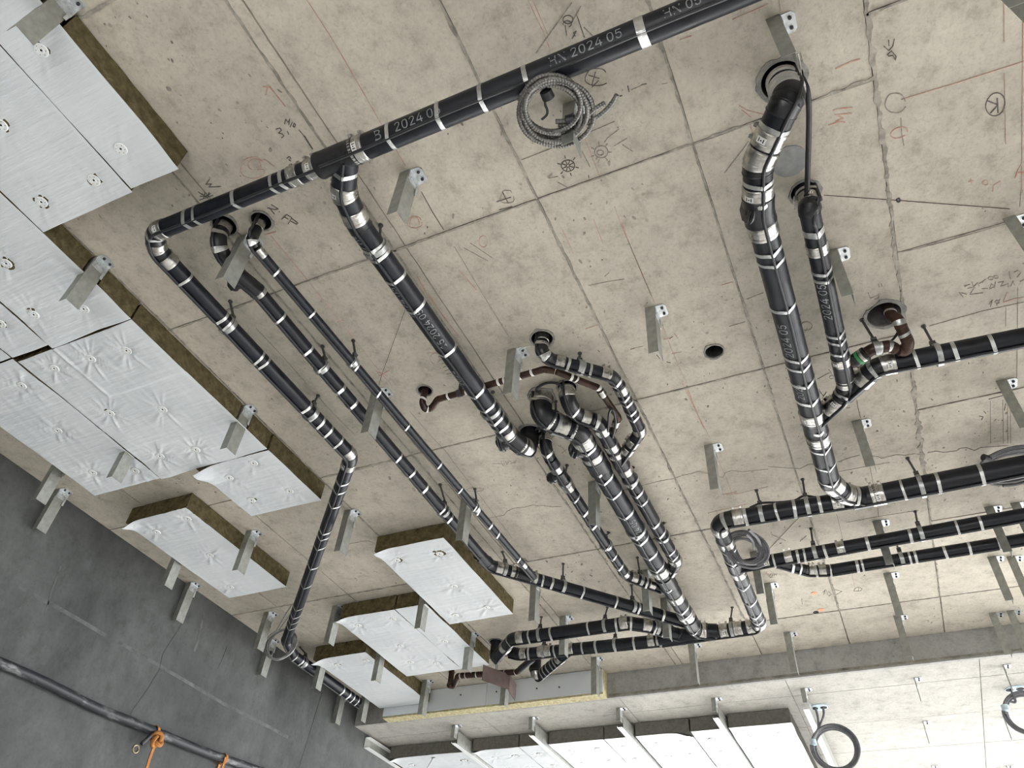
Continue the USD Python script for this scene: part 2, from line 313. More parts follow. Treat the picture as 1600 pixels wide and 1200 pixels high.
back = thing('wall_back', kind='structure'); LOC[back] = np.zeros(3)
obj(back, 'wall_slab', [bx(-3.5, -3.2, 1.5, 4.6, 0, CEIL + .4), bx(-3.5, -3.2, -6.3, -2.0, 0, CEIL + .4), bx(-3.5, -3.2, -2.0, 1.5, 2.1, CEIL + .4)], 'step', smooth=False)
rightw = thing('wall_right', kind='structure'); LOC[rightw] = np.zeros(3)
obj(rightw, 'wall_slab', bx(-3.2, 4.0, -6.3, -6.0, 0, CEIL + .26), 'wall', smooth=False)
floor = thing('floor', kind='structure'); LOC[floor] = np.zeros(3)
obj(floor, 'floor_slab', bx(-30, 60, -40, 30, -.2, 0), 'floor', smooth=False)
def wall_stroke(pts, w, material, name):
    P = np.array([at_y(*p, WY) for p in pts]); out = []
    for a, b in zip(P[:-1], P[1:]):
        d = unit(b - a); nrm = np.cross(d, [0, 1, 0]) * w / 2
        q = np.array([a + nrm, b + nrm, b - nrm, a - nrm]); q[:, 1] = WY - .0012
        q2 = q.copy(); q2[:, 1] = WY
        out.append((np.vstack([q, q2]), np.array([[0, 1, 2, 3], [4, 7, 6, 5], [0, 4, 5, 1], [1, 5, 6, 2], [2, 6, 7, 3], [3, 7, 4, 0]])))
    obj(wall, name, out, material, smooth=False)
wall_stroke([(296, 945), (280, 982), (263, 1008), (254, 1022), (249, 1047), (238, 1064), (232, 1075), (220, 1092), (208, 1108), (204, 1117)], .004, 'bolt', 'crack')
wall_stroke([(503, 1083), (494, 1112), (484, 1145), (474, 1178), (466, 1202)], .004, 'bolt', 'crack')
wall_stroke([(355, 1010), (347, 1030), (340, 1045)], .004, 'bolt', 'crack')
wall_stroke([(30, 915), (57, 932), (100, 955), (140, 978), (166, 994)], .022, 'wall_line', 'form_ridge')
wall_stroke([(185, 1003), (245, 1038), (300, 1070), (350, 1100), (400, 1125), (450, 1152)], .022, 'wall_line', 'form_ridge')
wall_stroke([(318, 960), (313, 985), (308, 1005), (303, 1018)], .022, 'wall_line', 'form_ridge')
wall_stroke([(95, 885), (80, 925), (70, 960)], .008, 'wall_line', 'form_ridge')

# ---------------------------------------------------------------- marks drawn on the slab: strokes in crop coordinates (ox, oy, scale)
from shapely.geometry import LineString
def mark(name, material, ox, oy, s, w, *lines, z=0.0):
    polys = []
    for ln in lines:
        P = np.array([at(ox + x / s, oy + y / s)[:2] for x, y in ln])
        polys.append(LineString(P).buffer(w * .34, 2, cap_style=1))
    u = unary_union(polys).simplify(.0003)
    obj(ceiling, name, extrude(u, CEIL - .0008 - z, CEIL + .002), material, smooth=False)
def ell(cx, cy, rx, ry, a0=0, a1=360, rot=0, n=18, wob=0.0):
    t = np.radians(np.linspace(a0, a1, n)); c, s = math.cos(math.radians(rot)), math.sin(math.radians(rot))
    x, y = rx * np.cos(t) * (1 + wob * np.sin(3 * t)), ry * np.sin(t) * (1 + wob * np.cos(2 * t))
    return list(zip(cx + x * c - y * s, cy + x * s + y * c))
HW, CL, CR, PL = 'handwriting', 'chalk_line', 'crack', 'pencil_line'
A0 = (0, 0, 4.0); A1 = (400, 0, 4.0); A2 = (800, 0, 4.0); A3 = (1200, 0, 4.0); B1 = (400, 300, 4.0); B2 = (800, 300, 4.0); B3 = (1200, 300, 4.0)
C1 = (400, 600, 4.0); C2 = (800, 600, 4.0); C3 = (1200, 600, 4.0); D3 = (1200, 900, 4.0)
mark(HW, 'ink', *A1, .004, [(125, 808), (150, 800), (158, 815), (140, 832), (165, 838), (175, 850), (160, 862)], [(195, 822), (205, 840)], [(178, 775), (185, 745), (200, 765), (210, 745), (205, 778)], [(213, 795), (226, 765)], [(238, 770), (231, 790), (240, 796), (247, 780), (238, 770)])
mark(HW, 'ink', *A1, .003, [(268, 812), (305, 855)]); mark(HW, 'ink', *A1, .008, [(303, 853), (352, 930)])
mark(HW, 'ink', *A1, .004, [(193, 990), (208, 978), (217, 990), (204, 1000), (217, 1006)])
mark(HW, 'ink', *A0, .004, [(1310, 1120), (1287, 1152), (1322, 1150), (1305, 1170), (1380, 1165)])
mark(HW, 'ink', 220, 300, 8, .004, [(720, 0), (800, 58), (870, 20)], [(740, 52), (832, 62)], [(803, 8), (782, 82)], [(852, 4), (828, 76)], [(735, 102), (902, 42)], [(760, 20), (850, 90)])
mark(HW, 'ink', 320, 320, 8.57, .0045, [(838, 45), (862, 40), (932, 125)], [(892, 0), (985, 58), (932, 66), (850, 45)], [(996, 90), (1000, 97)], [(1030, 195), (1095, 132), (1162, 172)], [(1062, 163), (1112, 192)], [(1116, 258), (1162, 180), (1245, 245), (1228, 262), (1140, 215)])
mark(CL, 'chalk', *A1, .006, [(75, 530), (130, 600), (182, 665)], [(75, 530), (60, 592)], [(45, 542), (92, 545)])
mark(CL, 'chalk', *A1, .003, [(318, 0), (480, 250), (660, 560), (785, 778)], [(875, 935), (935, 1035)])
mark(CL, 'chalk', *A0, .0035, ell(1580, 1050, 75, 72, 10, 330, wob=.08), ell(1590, 1030, 40, 35, 120, 400))
mark(CL, 'chalk', *A1, .003, [(0, 1000), (60, 1000), (110, 1040)], [(10, 1060), (45, 1060), (50, 1085)])
mark(HW, 'ink', *A2, .004, ell(350, 122, 32, 26, 20, 380), ell(345, 150, 26, 20, 160, 420), [(332, 158), (342, 220)], [(406, 98), (452, 232)], [(376, 242), (402, 195), (384, 205), (395, 226)])
mark(PL, 'pencil', *A2, .005, [(450, 172), (512, 232)]); mark(PL, 'pencil', *A2, .005, [(150, 332), (250, 190), (372, 18)]); mark(PL, 'pencil', *A2, .004, [(368, 150), (430, 40)])
mark(CL, 'chalk', *A2, .003, [(100, 0), (200, 212), (246, 332)]); mark(CL, 'chalk', *A2, .003, [(128, 0), (222, 212)])
mark(HW, 'ink', *A2, .004, ell(530, 482, 72, 60, 40, 330, wob=.1), [(500, 530), (522, 450)], [(478, 470), (545, 490)], [(500, 545), (540, 505)], z=.0002)
mark(HW, 'ink', *A2, .005, ell(350, 1036, 42, 36, 0, 360), *[[(350 + 15 * math.cos(a), 1036 + 15 * math.sin(a)), (350 + 36 * math.cos(a), 1036 + 36 * math.sin(a))] for a in np.arange(8) * math.pi / 4 + .3], *[[(350 + 50 * math.cos(a), 1036 + 50 * math.sin(a)), (350 + 66 * math.cos(a), 1036 + 66 * math.sin(a))] for a in np.arange(6) * math.pi / 3 + .2], ell(350, 1036, 10, 10))
mark(HW, 'pencil', *A2, .005, ell(558, 950, 42, 38, 0, 360), ell(552, 955, 20, 16), *[[(555 + 48 * math.cos(a), 952 + 48 * math.sin(a)), (555 + 64 * math.cos(a), 952 + 64 * math.sin(a))] for a in np.arange(7) * math.pi / 3.5])
mark(HW, 'ink', *A2, .006, [(724, 538), (731, 572)], [(675, 600), (686, 598)], [(812, 530), (838, 524)]); mark(PL, 'pencil', *A2, .003, [(745, 562), (815, 532)], [(940, 525), (970, 520)])
mark(PL, 'pencil', *A2, .004, [(222, 1108), (250, 1084), (230, 1114), (286, 1104)], [(288, 1140), (346, 1172)], [(578, 890), (600, 860), (668, 808)], [(640, 912), (718, 865)], [(690, 905), (752, 946)], [(440, 950), (486, 1042)])
mark(PL, 'pencil', *A2, .004, [(60, 1000), (330, 895), (640, 760)])
mark(CL, 'chalk', *A2, .003, [(440, 830), (520, 1030), (548, 1105)]); mark(CL, 'chalk', *A2, .004, [(1380, 122), (1600, 25)], [(1050, 250), (1120, 225)])
mark(CL, 'chalk', *A2, .003, [(1420, 660), (1470, 690), (1600, 722)], [(1490, 780), (1505, 830)], [(1440, 690), (1490, 730)]); mark(PL, 'pencil', *A2, .003, [(1330, 1080), (1480, 885)])
mark(HW, 'ink', *A3, .004, ell(1422, 653, 58, 76, 0, 365, rot=18, wob=.03)); mark(HW, 'ink', *A3, .0055, [(1434, 616), (1438, 705)], [(1376, 632), (1436, 655)], [(1392, 706), (1430, 665)])
mark(HW, 'pencil', *A3, .0045, ell(797, 645, 64, 66, 20, 350, wob=.05)); mark(HW, 'ink', *A3, .0035, [(755, 252), (756, 286)], [(790, 246), (780, 290), (755, 316), (725, 290)], [(748, 340), (772, 320), (802, 352), (796, 376), (780, 346), (756, 352), (745, 340)])
mark(CL, 'chalk', *A3, .0035, [(835, 622), (1190, 515), (1600, 384)]); mark(CL, 'chalk', *A3, .005, ell(820, 830, 55, 32, 60, 380, rot=-20)); mark(PL, 'pencil', *A3, .0035, [(832, 740), (836, 830), (850, 912)])
mark(CL, 'chalk', *A3, .006, [(410, 690), (465, 676), (524, 674)], [(420, 716), (470, 740), (425, 758), (480, 765)], [(420, 718), (520, 710)], [(380, 782), (452, 758)], [(425, 430), (520, 385), (575, 370)])
mark(CL, 'chalk', *A3, .0025, [(1594, 0), (1590, 700), (1586, 1200)], [(1474, 0), (1476, 260)]); mark(CL, 'chalk', *A3, .0025, [(70, 0), (80, 72)], [(1478, 460), (1486, 900)])
mark(PL, 'pencil', *A3, .004, [(640, 80), (760, 40), (872, 0)])
mark(CL, 'chalk', *A3, .005, [(1546, 1112), (1566, 1060), (1584, 1030)], [(1560, 1080), (1598, 1078)], ell(1360, 1143, 18, 16), [(1406, 1196), (1412, 1158), (1452, 1134)], [(1268, 1120), (1272, 1145)], [(1256, 1136), (1282, 1130)])
mark(PL, 'pencil', *A3, .003, [(205, 332), (215, 380), (205, 470)])
mark(HW, 'pencil', *B3, .0045, [(1198, 630), (1220, 658)], [(1210, 632), (1240, 640)], [(1250, 602), (1292, 596), (1262, 640), (1342, 632)], [(1340, 606), (1372, 604)], [(1396, 575), (1386, 608), (1420, 590), (1396, 575)], [(1422, 562), (1416, 602)], [(1440, 566), (1472, 560), (1455, 590), (1492, 578)], [(1500, 572), (1504, 596)], [(1518, 590), (1532, 560), (1542, 582)])
mark(HW, 'pencil', *B3, .004, [(1226, 586), (1262, 578), (1230, 592)], [(1275, 565), (1284, 592), (1312, 568), (1320, 590)], [(1322, 572), (1362, 545), (1340, 566)], ell(1392, 540, 16, 10), ell(1425, 532, 14, 9))
mark(HW, 'pencil', *B3, .004, [(1510, 500), (1516, 542)], [(1540, 502), (1562, 490), (1580, 506), (1560, 532)], [(1578, 560), (1600, 548)])
mark(CL, 'chalk', *B3, .005, [(1494, 632), (1472, 690), (1540, 668), (1600, 660)]); mark(HW, 'pencil', *B3, .004, [(1382, 702), (1404, 676), (1392, 716)], ell(1434, 688, 14, 10), [(1450, 672), (1430, 710)])
mark(HW, 'pencil', *B3, .0055, [(626, 630), (640, 664), (680, 648), (694, 640), (690, 664), (666, 670)]); mark(HW, 'ink', *B3, .003, [(690, 576), (695, 594)], [(708, 574), (712, 590)])
mark(CL, 'rust', *B3, .003, [(350, 20), (740, 48)]); mark(CL, 'rust', *B3, .003, [(770, 50), (1110, 76), (1510, 106)])
mark(PL, 'pencil', *B3, .004, [(820, 382), (1100, 312), (1500, 195)]); mark(PL, 'pencil', *B3, .003, [(1010, 838), (1340, 745), (1600, 688)]); mark(PL, 'pencil', *B3, .002, [(1562, 600), (1556, 1200)], [(1580, 0), (1576, 90)], [(1488, 720), (1486, 840)])
mark(HW, 'pencil', *B3, .004, [(310, 1170), (382, 1130)], [(380, 1110), (402, 1140)], ell(398, 1158, 14, 10), ell(240, 838, 36, 26, 200, 480), [(230, 880), (245, 850)])
mark(HW, 'bolt', *B3, .006, ell(815, 52, 11, 11), z=.0004)
mark(CL, 'chalk', *B2, .003, [(510, 170), (545, 260), (567, 320)], [(315, 235), (350, 310), (382, 382)]); mark(CL, 'chalk', *B2, .0025, [(640, 90), (680, 200), (760, 385), (890, 690)])
mark(CL, 'chalk', *B2, .003, [(690, 200), (740, 340), (868, 640)]); mark(CL, 'chalk', *B2, .0025, [(945, 845), (1000, 990), (1080, 1172), (1096, 1200)]); mark(CL, 'chalk', *B2, .0035, [(460, 856), (535, 830)], [(1310, 582), (1380, 562)])
mark(CL, 'chalk', *B2, .0025, [(740, 982), (820, 964)], [(1036, 912), (1010, 880)], [(950, 922), (1000, 908)], [(1000, 1010), (1060, 1000)]); mark(HW, 'ink', *B2, .004, [(742, 984), (766, 976)], [(985, 918), (1004, 904)], [(968, 1062), (990, 1068)], [(905, 1020), (925, 1042)])
mark(PL, 'pencil', *B2, .004, [(480, 585), (600, 560), (700, 545)], [(580, 528), (606, 505)]); mark(PL, 'pencil', *B2, .004, [(1360, 840), (1455, 812)], [(1470, 670), (1570, 630)])
mark(CL, 'chalk', *B1, .0025, [(92, 272), (330, 560), (780, 1130), (850, 1210)]); mark(CL, 'chalk', *B1, .007, [(55, 268), (122, 250)])
mark(CL, 'rust', *B1, .003, [(1034, 0), (1100, 120), (1172, 235)]); mark(PL, 'pencil', *B1, .003, [(1240, 342), (1400, 610), (1580, 905)]); mark(CL, 'rust', *B1, .003, [(932, 735), (790, 1130), (768, 1205)])
mark(CL, 'chalk', *B1, .004, [(885, 708), (936, 722)], [(510, 812), (552, 798)]); mark(CL, 'chalk', *B1, .006, [(750, 1120), (822, 1150)], [(768, 1152), (832, 1114)]); mark(CL, 'chalk', *B1, .006, [(1270, 490), (1320, 548), (1376, 612)])
mark(CL, 'chalk', *B1, .004, [(1010, 530), (1070, 640), (1275, 912)]); mark(CL, 'chalk', *B1, .005, [(1075, 630), (1180, 790)]); mark(CL, 'chalk', *B1, .003, ell(992, 190, 46, 40, 0, 340, wob=.1), ell(992, 200, 30, 46, 160, 420), ell(1420, 310, 26, 36, 0, 340))
mark(CL, 'chalk', *B1, .003, *[[(1060 + 8 * i, 985 + 22 * i), (1130 + 8 * i, 978 + 26 * i)] for i in range(2)]); mark(HW, 'ink', *B1, .003, *[[(1140 + 10 * i, 1030 + 22 * i), (1185 + 8 * i, 1010 + 24 * i)] for i in range(6)])
mark(HW, 'pencil', *B1, .003, ell(1118, 1040, 30, 34, 100, 420), ell(1570, 30, 40, 50, 0, 330, wob=.2)); mark(HW, 'ink', *B1, .004, [(1505, 62), (1592, 34)], [(1540, 0), (1572, 62)], [(1520, 112), (1600, 92)])
mark(PL, 'pencil', *B1, .003, [(1340, 320), (1480, 415)], [(1300, 350), (1450, 432)]); mark(PL, 'pencil', *B1, .003, [(0, 852), (150, 1010), (320, 1200)])
mark(CL, 'chalk', *C2, .003, [(1068, 0), (1130, 130), (1240, 342)]); mark(CL, 'chalk', *C2, .006, [(1100, 40), (1160, 190), (1200, 280)]); mark(CL, 'chalk', *C2, .0025, [(1290, 480), (1340, 590), (1395, 740)])
mark(CL, 'chalk', *C2, .006, [(1318, 690), (1402, 674)], [(1340, 694), (1410, 684)]); mark(CL, 'chalk', *C2, .004, [(1225, 806), (1290, 792), (1480, 748)], [(1275, 785), (1282, 812)]); mark(CL, 'chalk', *C2, .0025, [(1400, 688), (1600, 642)])
mark(HW, 'pencil', 760, 640, 10, .003, [(100, 845), (250, 848), (272, 890)], [(272, 830), (300, 880)], [(305, 815), (320, 865), (350, 810)], [(360, 800), (400, 830), (460, 835)], [(380, 850), (470, 800)], [(1120, 560), (1200, 600)], [(1180, 680), (1260, 620)], [(1200, 610), (1250, 680)])
mark(CL, 'rust', *C3, .003, [(555, 100), (566, 160), (580, 215)]); mark(CL, 'rust', *C3, .0025, [(638, 520), (662, 650)], [(686, 775), (692, 830)], [(430, 815), (460, 940), (470, 1000)]); mark(HW, 'ink', *C3, .004, [(320, 40), (345, 75), (360, 60)], [(340, 90), (365, 50)], [(490, 150), (512, 148)])
mark(PL, 'pencil', *C3, .003, [(430, 550), (620, 515), (760, 490)], [(490, 865), (740, 820), (940, 790)]); mark(PL, 'pencil', *C3, .003, [(0, 1040), (150, 880), (240, 790)], [(20, 940), (110, 980)], [(200, 985), (240, 950)])
mark(HW, 'ink', *C3, .004, [(1320, 200), (1345, 205), (1335, 225)], [(1350, 170), (1362, 185)], [(1380, 95), (1400, 90), (1440, 80), (1480, 70)], [(1478, 165), (1486, 122)]); mark(PL, 'pencil', *C3, .0025, [(1390, 110), (1392, 370)], [(1468, 100), (1472, 370)], [(1515, 100), (1518, 370)], [(1496, 90), (1500, 370)])
mark(HW, 'pencil', 1180, 860, 7.27, .004, [(150, 268), (160, 300)], [(165, 290), (180, 268), (190, 290), (205, 268)], [(215, 290), (225, 265), (240, 285), (250, 262)], [(165, 308), (200, 302)], [(290, 265), (296, 288)])
mark(CL, 'chalk', 1180, 860, 7.27, .004, [(130, 240), (140, 290)], [(1098, 262), (1130, 410)]); mark(HW, 'pencil', 1180, 860, 7.27, .005, [(770, 480), (800, 450), (780, 500)], [(810, 460), (830, 510)], [(835, 470), (865, 500), (840, 520)], [(880, 440), (985, 465), (920, 505)], [(1120, 460), (1140, 425), (1180, 420), (1215, 435), (1200, 460), (1120, 462)], [(1172, 470), (1178, 420)], [(530, 552), (534, 608)])
# cracks
mark(CR, 'pencil', *C2, .004, [(0, 778), (80, 770), (135, 755), (150, 762), (190, 760), (250, 768), (310, 765)]); mark(CR, 'pencil', *C2, .0045, [(680, 668), (760, 648), (820, 632), (900, 612), (980, 596), (1012, 592), (1060, 572), (1110, 562), (1170, 545), (1200, 556), (1250, 560)])
mark(CR, 'pencil', *C2, .004, [(1290, 580), (1320, 582), (1330, 556), (1370, 540), (1440, 548), (1520, 540), (1600, 532)]); mark(CR, 'pencil', *C3, .004, [(0, 516), (120, 525), (200, 530), (250, 505), (330, 495)])
mark(CR, 'pencil', *C3, .004, [(440, 488), (490, 468), (520, 458), (570, 446)]); mark(CR, 'pencil', *C3, .004, [(650, 450), (690, 455), (710, 466), (760, 452), (800, 442), (860, 446), (910, 436), (960, 440)]); mark(CR, 'pencil', *C3, .006, [(1000, 430), (1050, 420), (1100, 428), (1180, 418), (1200, 402), (1240, 398), (1290, 416), (1330, 398), (1400, 392), (1500, 386)])
mark(CR, 'pencil', *C1, .004, [(560, 1010), (600, 995), (660, 985), (700, 980), (740, 996)]); mark(CR, 'pencil', *C1, .004, [(1410, 860), (1450, 840), (1510, 828), (1550, 820), (1570, 795), (1600, 782)])
mark(PL, 'pencil', *C1, .003, [(1190, 425), (1235, 490)], [(1235, 490), (1400, 700), (1600, 960)]); mark(PL, 'pencil', *C1, .003, [(380, 70), (480, 180), (620, 320)]); mark(PL, 'pencil', *C1, .003, [(960, 170), (1100, 330), (1190, 425)], ell(1370, 660, 52, 12), ell(1195, 622, 40, 10, 90, 400))
mark(CR, 'ink', *D3, .004, [(230, 140), (480, 90)]) if False else None
for x, y, rr in ((1272, 927, .018), (1283, 953, .02)):
    c = at(x, y); obj(ceiling, 'paint_spot', extrude(blob(c[0], c[1], rr, .3, x), CEIL - .0012, CEIL + .002), 'paint', smooth=False)
c = at(1275, 957); obj(ceiling, 'small_hole', extrude(blob(c[0], c[1], .017, .1, 3), CEIL - .0016, CEIL + .002), 'dark', smooth=False)
# ragged fins of cement paste left along the panel joints
def fin(axis, c0, lo, hi, seed, wmax):
    t = np.arange(lo, hi, .011); n0 = meshkit.fbm(np.c_[t * 26, t * 0 + seed, t * 0], 3, 8) * (.55 + .9 * meshkit.noise(np.c_[t * 1.7, t * 0 + seed, t * 0], 3)); n1 = meshkit.fbm(np.c_[t * 30, t * 0 + seed + 5, t * 0], 3, 9) * (.55 + .9 * meshkit.noise(np.c_[t * 2.1, t * 0 + seed, t * 0], 4))
    w0, w1 = .0022 + wmax * np.clip(n0 - .36, 0, 1) * 1.1, .0022 + wmax * np.clip(n1 - .36, 0, 1) * 1.1
    up, dn = np.c_[t, c0 + w0], np.c_[t, c0 - w1]; P = np.vstack([up, dn[::-1]]); P = P if axis == 0 else P[:, ::-1]
    q = Polygon(P).buffer(0).difference(hole_shape.buffer(.01)); obj(ceiling, 'joint_fin', extrude(q, CEIL - .0022, CEIL + .004), 'fin', smooth=False)
for k, (yy_, w_) in enumerate(((-.462, .020), (.142, .013), (.745, .013), (1.385, .011), (2.0, .012), (2.61, .008))):
    fin(0, yy_, .05, 5.08, k * 3.1, w_)
for k, (xx_, y0_, y1_, w_) in enumerate(((1.458, -.46, 2.6, .012), (2.672, -.46, 2.6, .010), (3.875, -.46, 3.8, .010), (5.085, -1.1, 3.9, .008), (.245, -.46, 2.6, .012), (2.217, -1.1, -.46, .007), (3.203, -1.1, -.46, .007), (1.235, -1.1, -.46, .007))):
    fin(1, xx_, y0_, y1_, 40 + k * 3.1, w_)
# scattered chips and form-oil specks: real shallow flakes joined as one part
ch = []
for i in range(2600):
    x, y = RNG.uniform(0.1, 5.55), RNG.uniform(-1.1, 4.2); f_ = meshkit.fbm(np.array([x * 1.6, y * 1.6, 2.0]), 3, 5)
    sz = float(RNG.choice([.0016, .0024, .0034, .005, .007], p=[.38, .32, .2, .08, .02])); asp, ang_ = RNG.uniform(1, 2.6), RNG.uniform(0, 180)
    if f_ < .50: continue
    from shapely import affinity
    ch.append(extrude(affinity.rotate(affinity.scale(blob(x, y, sz, .7, i, 8), asp, 1), 150 + ang_ * .4), CEIL - .0006, CEIL + .002))
obj(ceiling, 'surface_chips', ch, 'speck', smooth=False, kind='stuff')

# ================================================================== DRAIN PIPES
class Curve:
    """A pipe's centre line: corners given as pixels and depths, rounded into bends."""
    def __init__(s, nodes, r, bend=2.3, ext=0.0):
        P = []
        for i, n in enumerate(nodes):
            if len(n) == 4:
                c = at(n[1], n[2], 0); lowp = c - [0, 0, n[3]]; hi = c + [0, 0, .16]
                P += [hi, lowp] if i == 0 else [lowp, hi]
            else: P.append(at(*n))
        P = np.array(P)
        if ext: P[0] = P[0] + unit(P[0] - P[1]) * ext        # runs on past the frame
        s.r = r; pts = [P[0]]; s.sec = []; cur = 0.0
        L = np.linalg.norm(np.diff(P, axis=0), axis=1); used = 0.0
        def go(q):
            nonlocal cur
            cur += np.linalg.norm(q - pts[-1]); pts.append(q)
        for i in range(1, len(P) - 1):
            u, v = unit(P[i] - P[i - 1]), unit(P[i + 1] - P[i]); ang = math.acos(np.clip(u @ v, -1, 1))
            if ang < math.radians(9): continue
            t = min(bend * r * math.tan(ang / 2), .48 * L[i - 1], .48 * L[i])
            a, b = P[i] - u * t, P[i] + v * t; s0 = cur
            go(a); s.sec.append(('pipe', s0, cur)); s1 = cur
            for w in np.linspace(0, 1, 11)[1:]:
                go((1 - w) ** 2 * a + 2 * w * (1 - w) * P[i] + w * w * b)
            s.sec.append(('elbow', s1, cur))
        s0 = cur; go(P[-1]); s.sec.append(('pipe', s0, cur))
        pts = np.array(pts); keep = np.r_[True, np.linalg.norm(np.diff(pts, axis=0), axis=1) > 1e-6]; pts = pts[keep]
        s.s = np.r_[0, np.cumsum(np.linalg.norm(np.diff(pts, axis=0), axis=1))]; s.p = pts; s.L = s.s[-1]
        s.ds = np.arange(0, s.L, .004); s.dp = s.pos(s.ds); s.T, s.A, s.B = frames(s.dp); s.dpx = proj(s.dp)
    def pos(s, t): t = np.atleast_1d(t); return np.stack([np.interp(t, s.s, s.p[:, k]) for k in range(3)], 1)
    def near(s, px): return s.ds[int(np.argmin(np.linalg.norm(s.dpx - np.asarray(px, float), axis=1)))]
    def fr(s, t): i = int(np.clip(round(t / .004), 0, len(s.ds) - 1)); return s.dp[i], s.T[i], s.A[i], s.B[i]
    def span(s, a, b, r, n=26, step=.02, prof=None):
        """surface around the centre line from a to b. prof: (fraction, radius factor) pairs."""
        a, b = max(a, 0), min(b, s.L - 1e-4)
        k = max(2, int((b - a) / step) + 1); t = np.linspace(a, b, k)
        if prof is not None: t = a + (b - a) * np.array([q[0] for q in prof])
        idx = np.clip(np.round(t / .004).astype(int), 0, len(s.ds) - 1)
        C = s.pos(t); rad = np.full((len(t), n), r)
        if prof is not None: rad = r * np.array([[q[1]] * n for q in prof])
        return ring_mesh(C, s.A[idx], s.B[idx], rad)
NB = 32
TH = np.arange(NB) * 2 * math.pi / NB
def bump_rho(r, gap, off, rc, ang=0.0):
    """outline of a pipe with the heating cable taped on it, as radius per angle (angle 0 = downwards)."""
    h = unary_union([Point(0, 0).buffer(r, 24), Point(off * math.cos(ang), off * math.sin(ang)).buffer(rc, 12)]).convex_hull.buffer(gap)
    out = []
    for a in TH:
        q = LineString([(0, 0), (3 * r * math.cos(a), 3 * r * math.sin(a))]).intersection(h); out.append(q.length)
    return np.array(out)
CABLE_R = .0062
def add_pipe(root, nodes, r, couplings=(), bands=(), cable=True, bend=2.3, material='pipe', fit='fitting', wide=(), cang=0.0, labels=True, tape='tape', cspan=(0, 1), clen=None, ext=0.0):
    c = Curve(nodes, r, bend, ext)
    for kind, a, b in c.sec:
        if b - a < .012: continue
        if kind == 'pipe': obj(root, 'pipe', c.span(a, b, r, step=.06), material)
        else:
            obj(root, 'elbow', c.span(a - .012, b + .012, r * 1.035, prof=[(0, .98), (.03, 1.03), (.07, 1.03), (.1, 1.0)] + [(q, 1.0) for q in np.linspace(.15, .85, 10)] + [(.9, 1.0), (.93, 1.03), (.97, 1.03), (1, .98)]), fit)
    for k, px in enumerate(couplings):
        t = c.near(px); w = clen or max(.042, min(.07, r * 1.25)); a, b = t - w / 2, t + w / 2
        R_ = r * 1.075
        corr = [(0, .96), (.03, 1.0), (.27, 1.0)] + [(q, 1 + .012 * (i % 2)) for i, q in enumerate(np.linspace(.32, .68, 9))] + [(.73, 1.0), (.97, 1.0), (1, .96)]
        cp = obj(root, 'coupling', c.span(a, b, R_, n=28, prof=corr), 'steel')
        for q in (.17, .83):
            tt = a + (b - a) * q
            obj(cp, 'clamp_band', c.span(tt - .006, tt + .006, R_ * 1.025, n=28, prof=[(0, .985), (.1, 1), (.9, 1), (1, .985)]), 'steel')
            o, T, A, B = c.fr(tt); phi = 2.2 + (k * 1.7) % 1.2
            dr = math.cos(phi) * A + math.sin(phi) * B; tg = np.cross(T, dr)
            obj(cp, 'clamp_screw', [place(bx(-.012, .012, -.006, .006, -.001, .010), o + dr * R_ * 1.02, tg, T, dr), place(lathe([(.0001, .012), (.0048, .012), (.0048, .02), (.0001, .02)], 8), o + dr * (R_ * 1.02 + .0045), T, dr, tg)], 'steel')
        if labels and r > .03 and k % 2 == 0:
            o, T, A, B = c.fr(t); quads = []
            for ph0 in (.75,):
                ths = np.linspace(ph0 - .32, ph0 + .32, 7); v = [o + T * u_ + (math.cos(x) * A + math.sin(x) * B) * R_ * 1.016 for x in ths for u_ in (-w * .17, w * .17)]
                quads.append((np.array(v), np.array([[2 * i, 2 * i + 1, 2 * i + 3, 2 * i + 2] for i in range(6)])))
            lp = obj(cp, 'label_plate', quads, 'label')
            def on(u0, u1, a0, a1): return np.array([o + T * (w * u_) + (math.cos(.75 + x) * A + math.sin(.75 + x) * B) * R_ * 1.019 for u_, x in ((u0, a0), (u1, a0), (u1, a1), (u0, a1))]), np.array([[0, 1, 2, 3]])
            obj(lp, 'label_mark', [on(-.13, -.09, -.2, .2), on(-.09, .10, .13, .2), on(-.09, .10, -.2, -.13), on(-.02, .05, -.05, .05)], 'bolt', smooth=False)
    off = r + .0055
    rho = bump_rho(r, .0016, off, CABLE_R, cang) if cable else np.full(NB, r + .0016)
    for k, px in enumerate(bands):
        t = c.near(px); w = .0145 * (.8 + .4 * RNG.random())
        if r < .026: w *= .75
        if px in wide: w *= 1.8
        i = [int(np.clip(round((t + q * w) / .004), 0, len(c.ds) - 1)) for q in (-.5, -.5, 0, .5, .5)]
        C = c.pos([t - w / 2, t - w / 2, t, t + w / 2, t + w / 2]); fac = np.array([.955, 1, 1.006, 1, .955])[:, None] * np.ones((1, NB))
        fac = fac * (1 + .006 * (meshkit.noise(np.stack([np.cos(TH) * 3, np.sin(TH) * 3, np.full(NB, t * 50)], 1)) - .5))
        sk = .006 * (RNG.random() - .5) * 2
        C0 = C[:, None] + (fac * rho)[..., None] * (np.cos(TH)[None, :, None] * c.A[i][:, None] + np.sin(TH)[None, :, None] * c.B[i][:, None]) + (np.sin(TH)[None, :, None] * sk) * c.T[i][:, None]
        V = C0.reshape(-1, 3); F = []
        for a_ in range(4):
            aa = a_ * NB + np.arange(NB); bb = a_ * NB + (np.arange(NB) + 1) % NB
            F.append(np.stack([aa, bb, bb + NB, aa + NB], 1))
        obj(root, 'tape_band', (V, np.vstack(F)), tape)
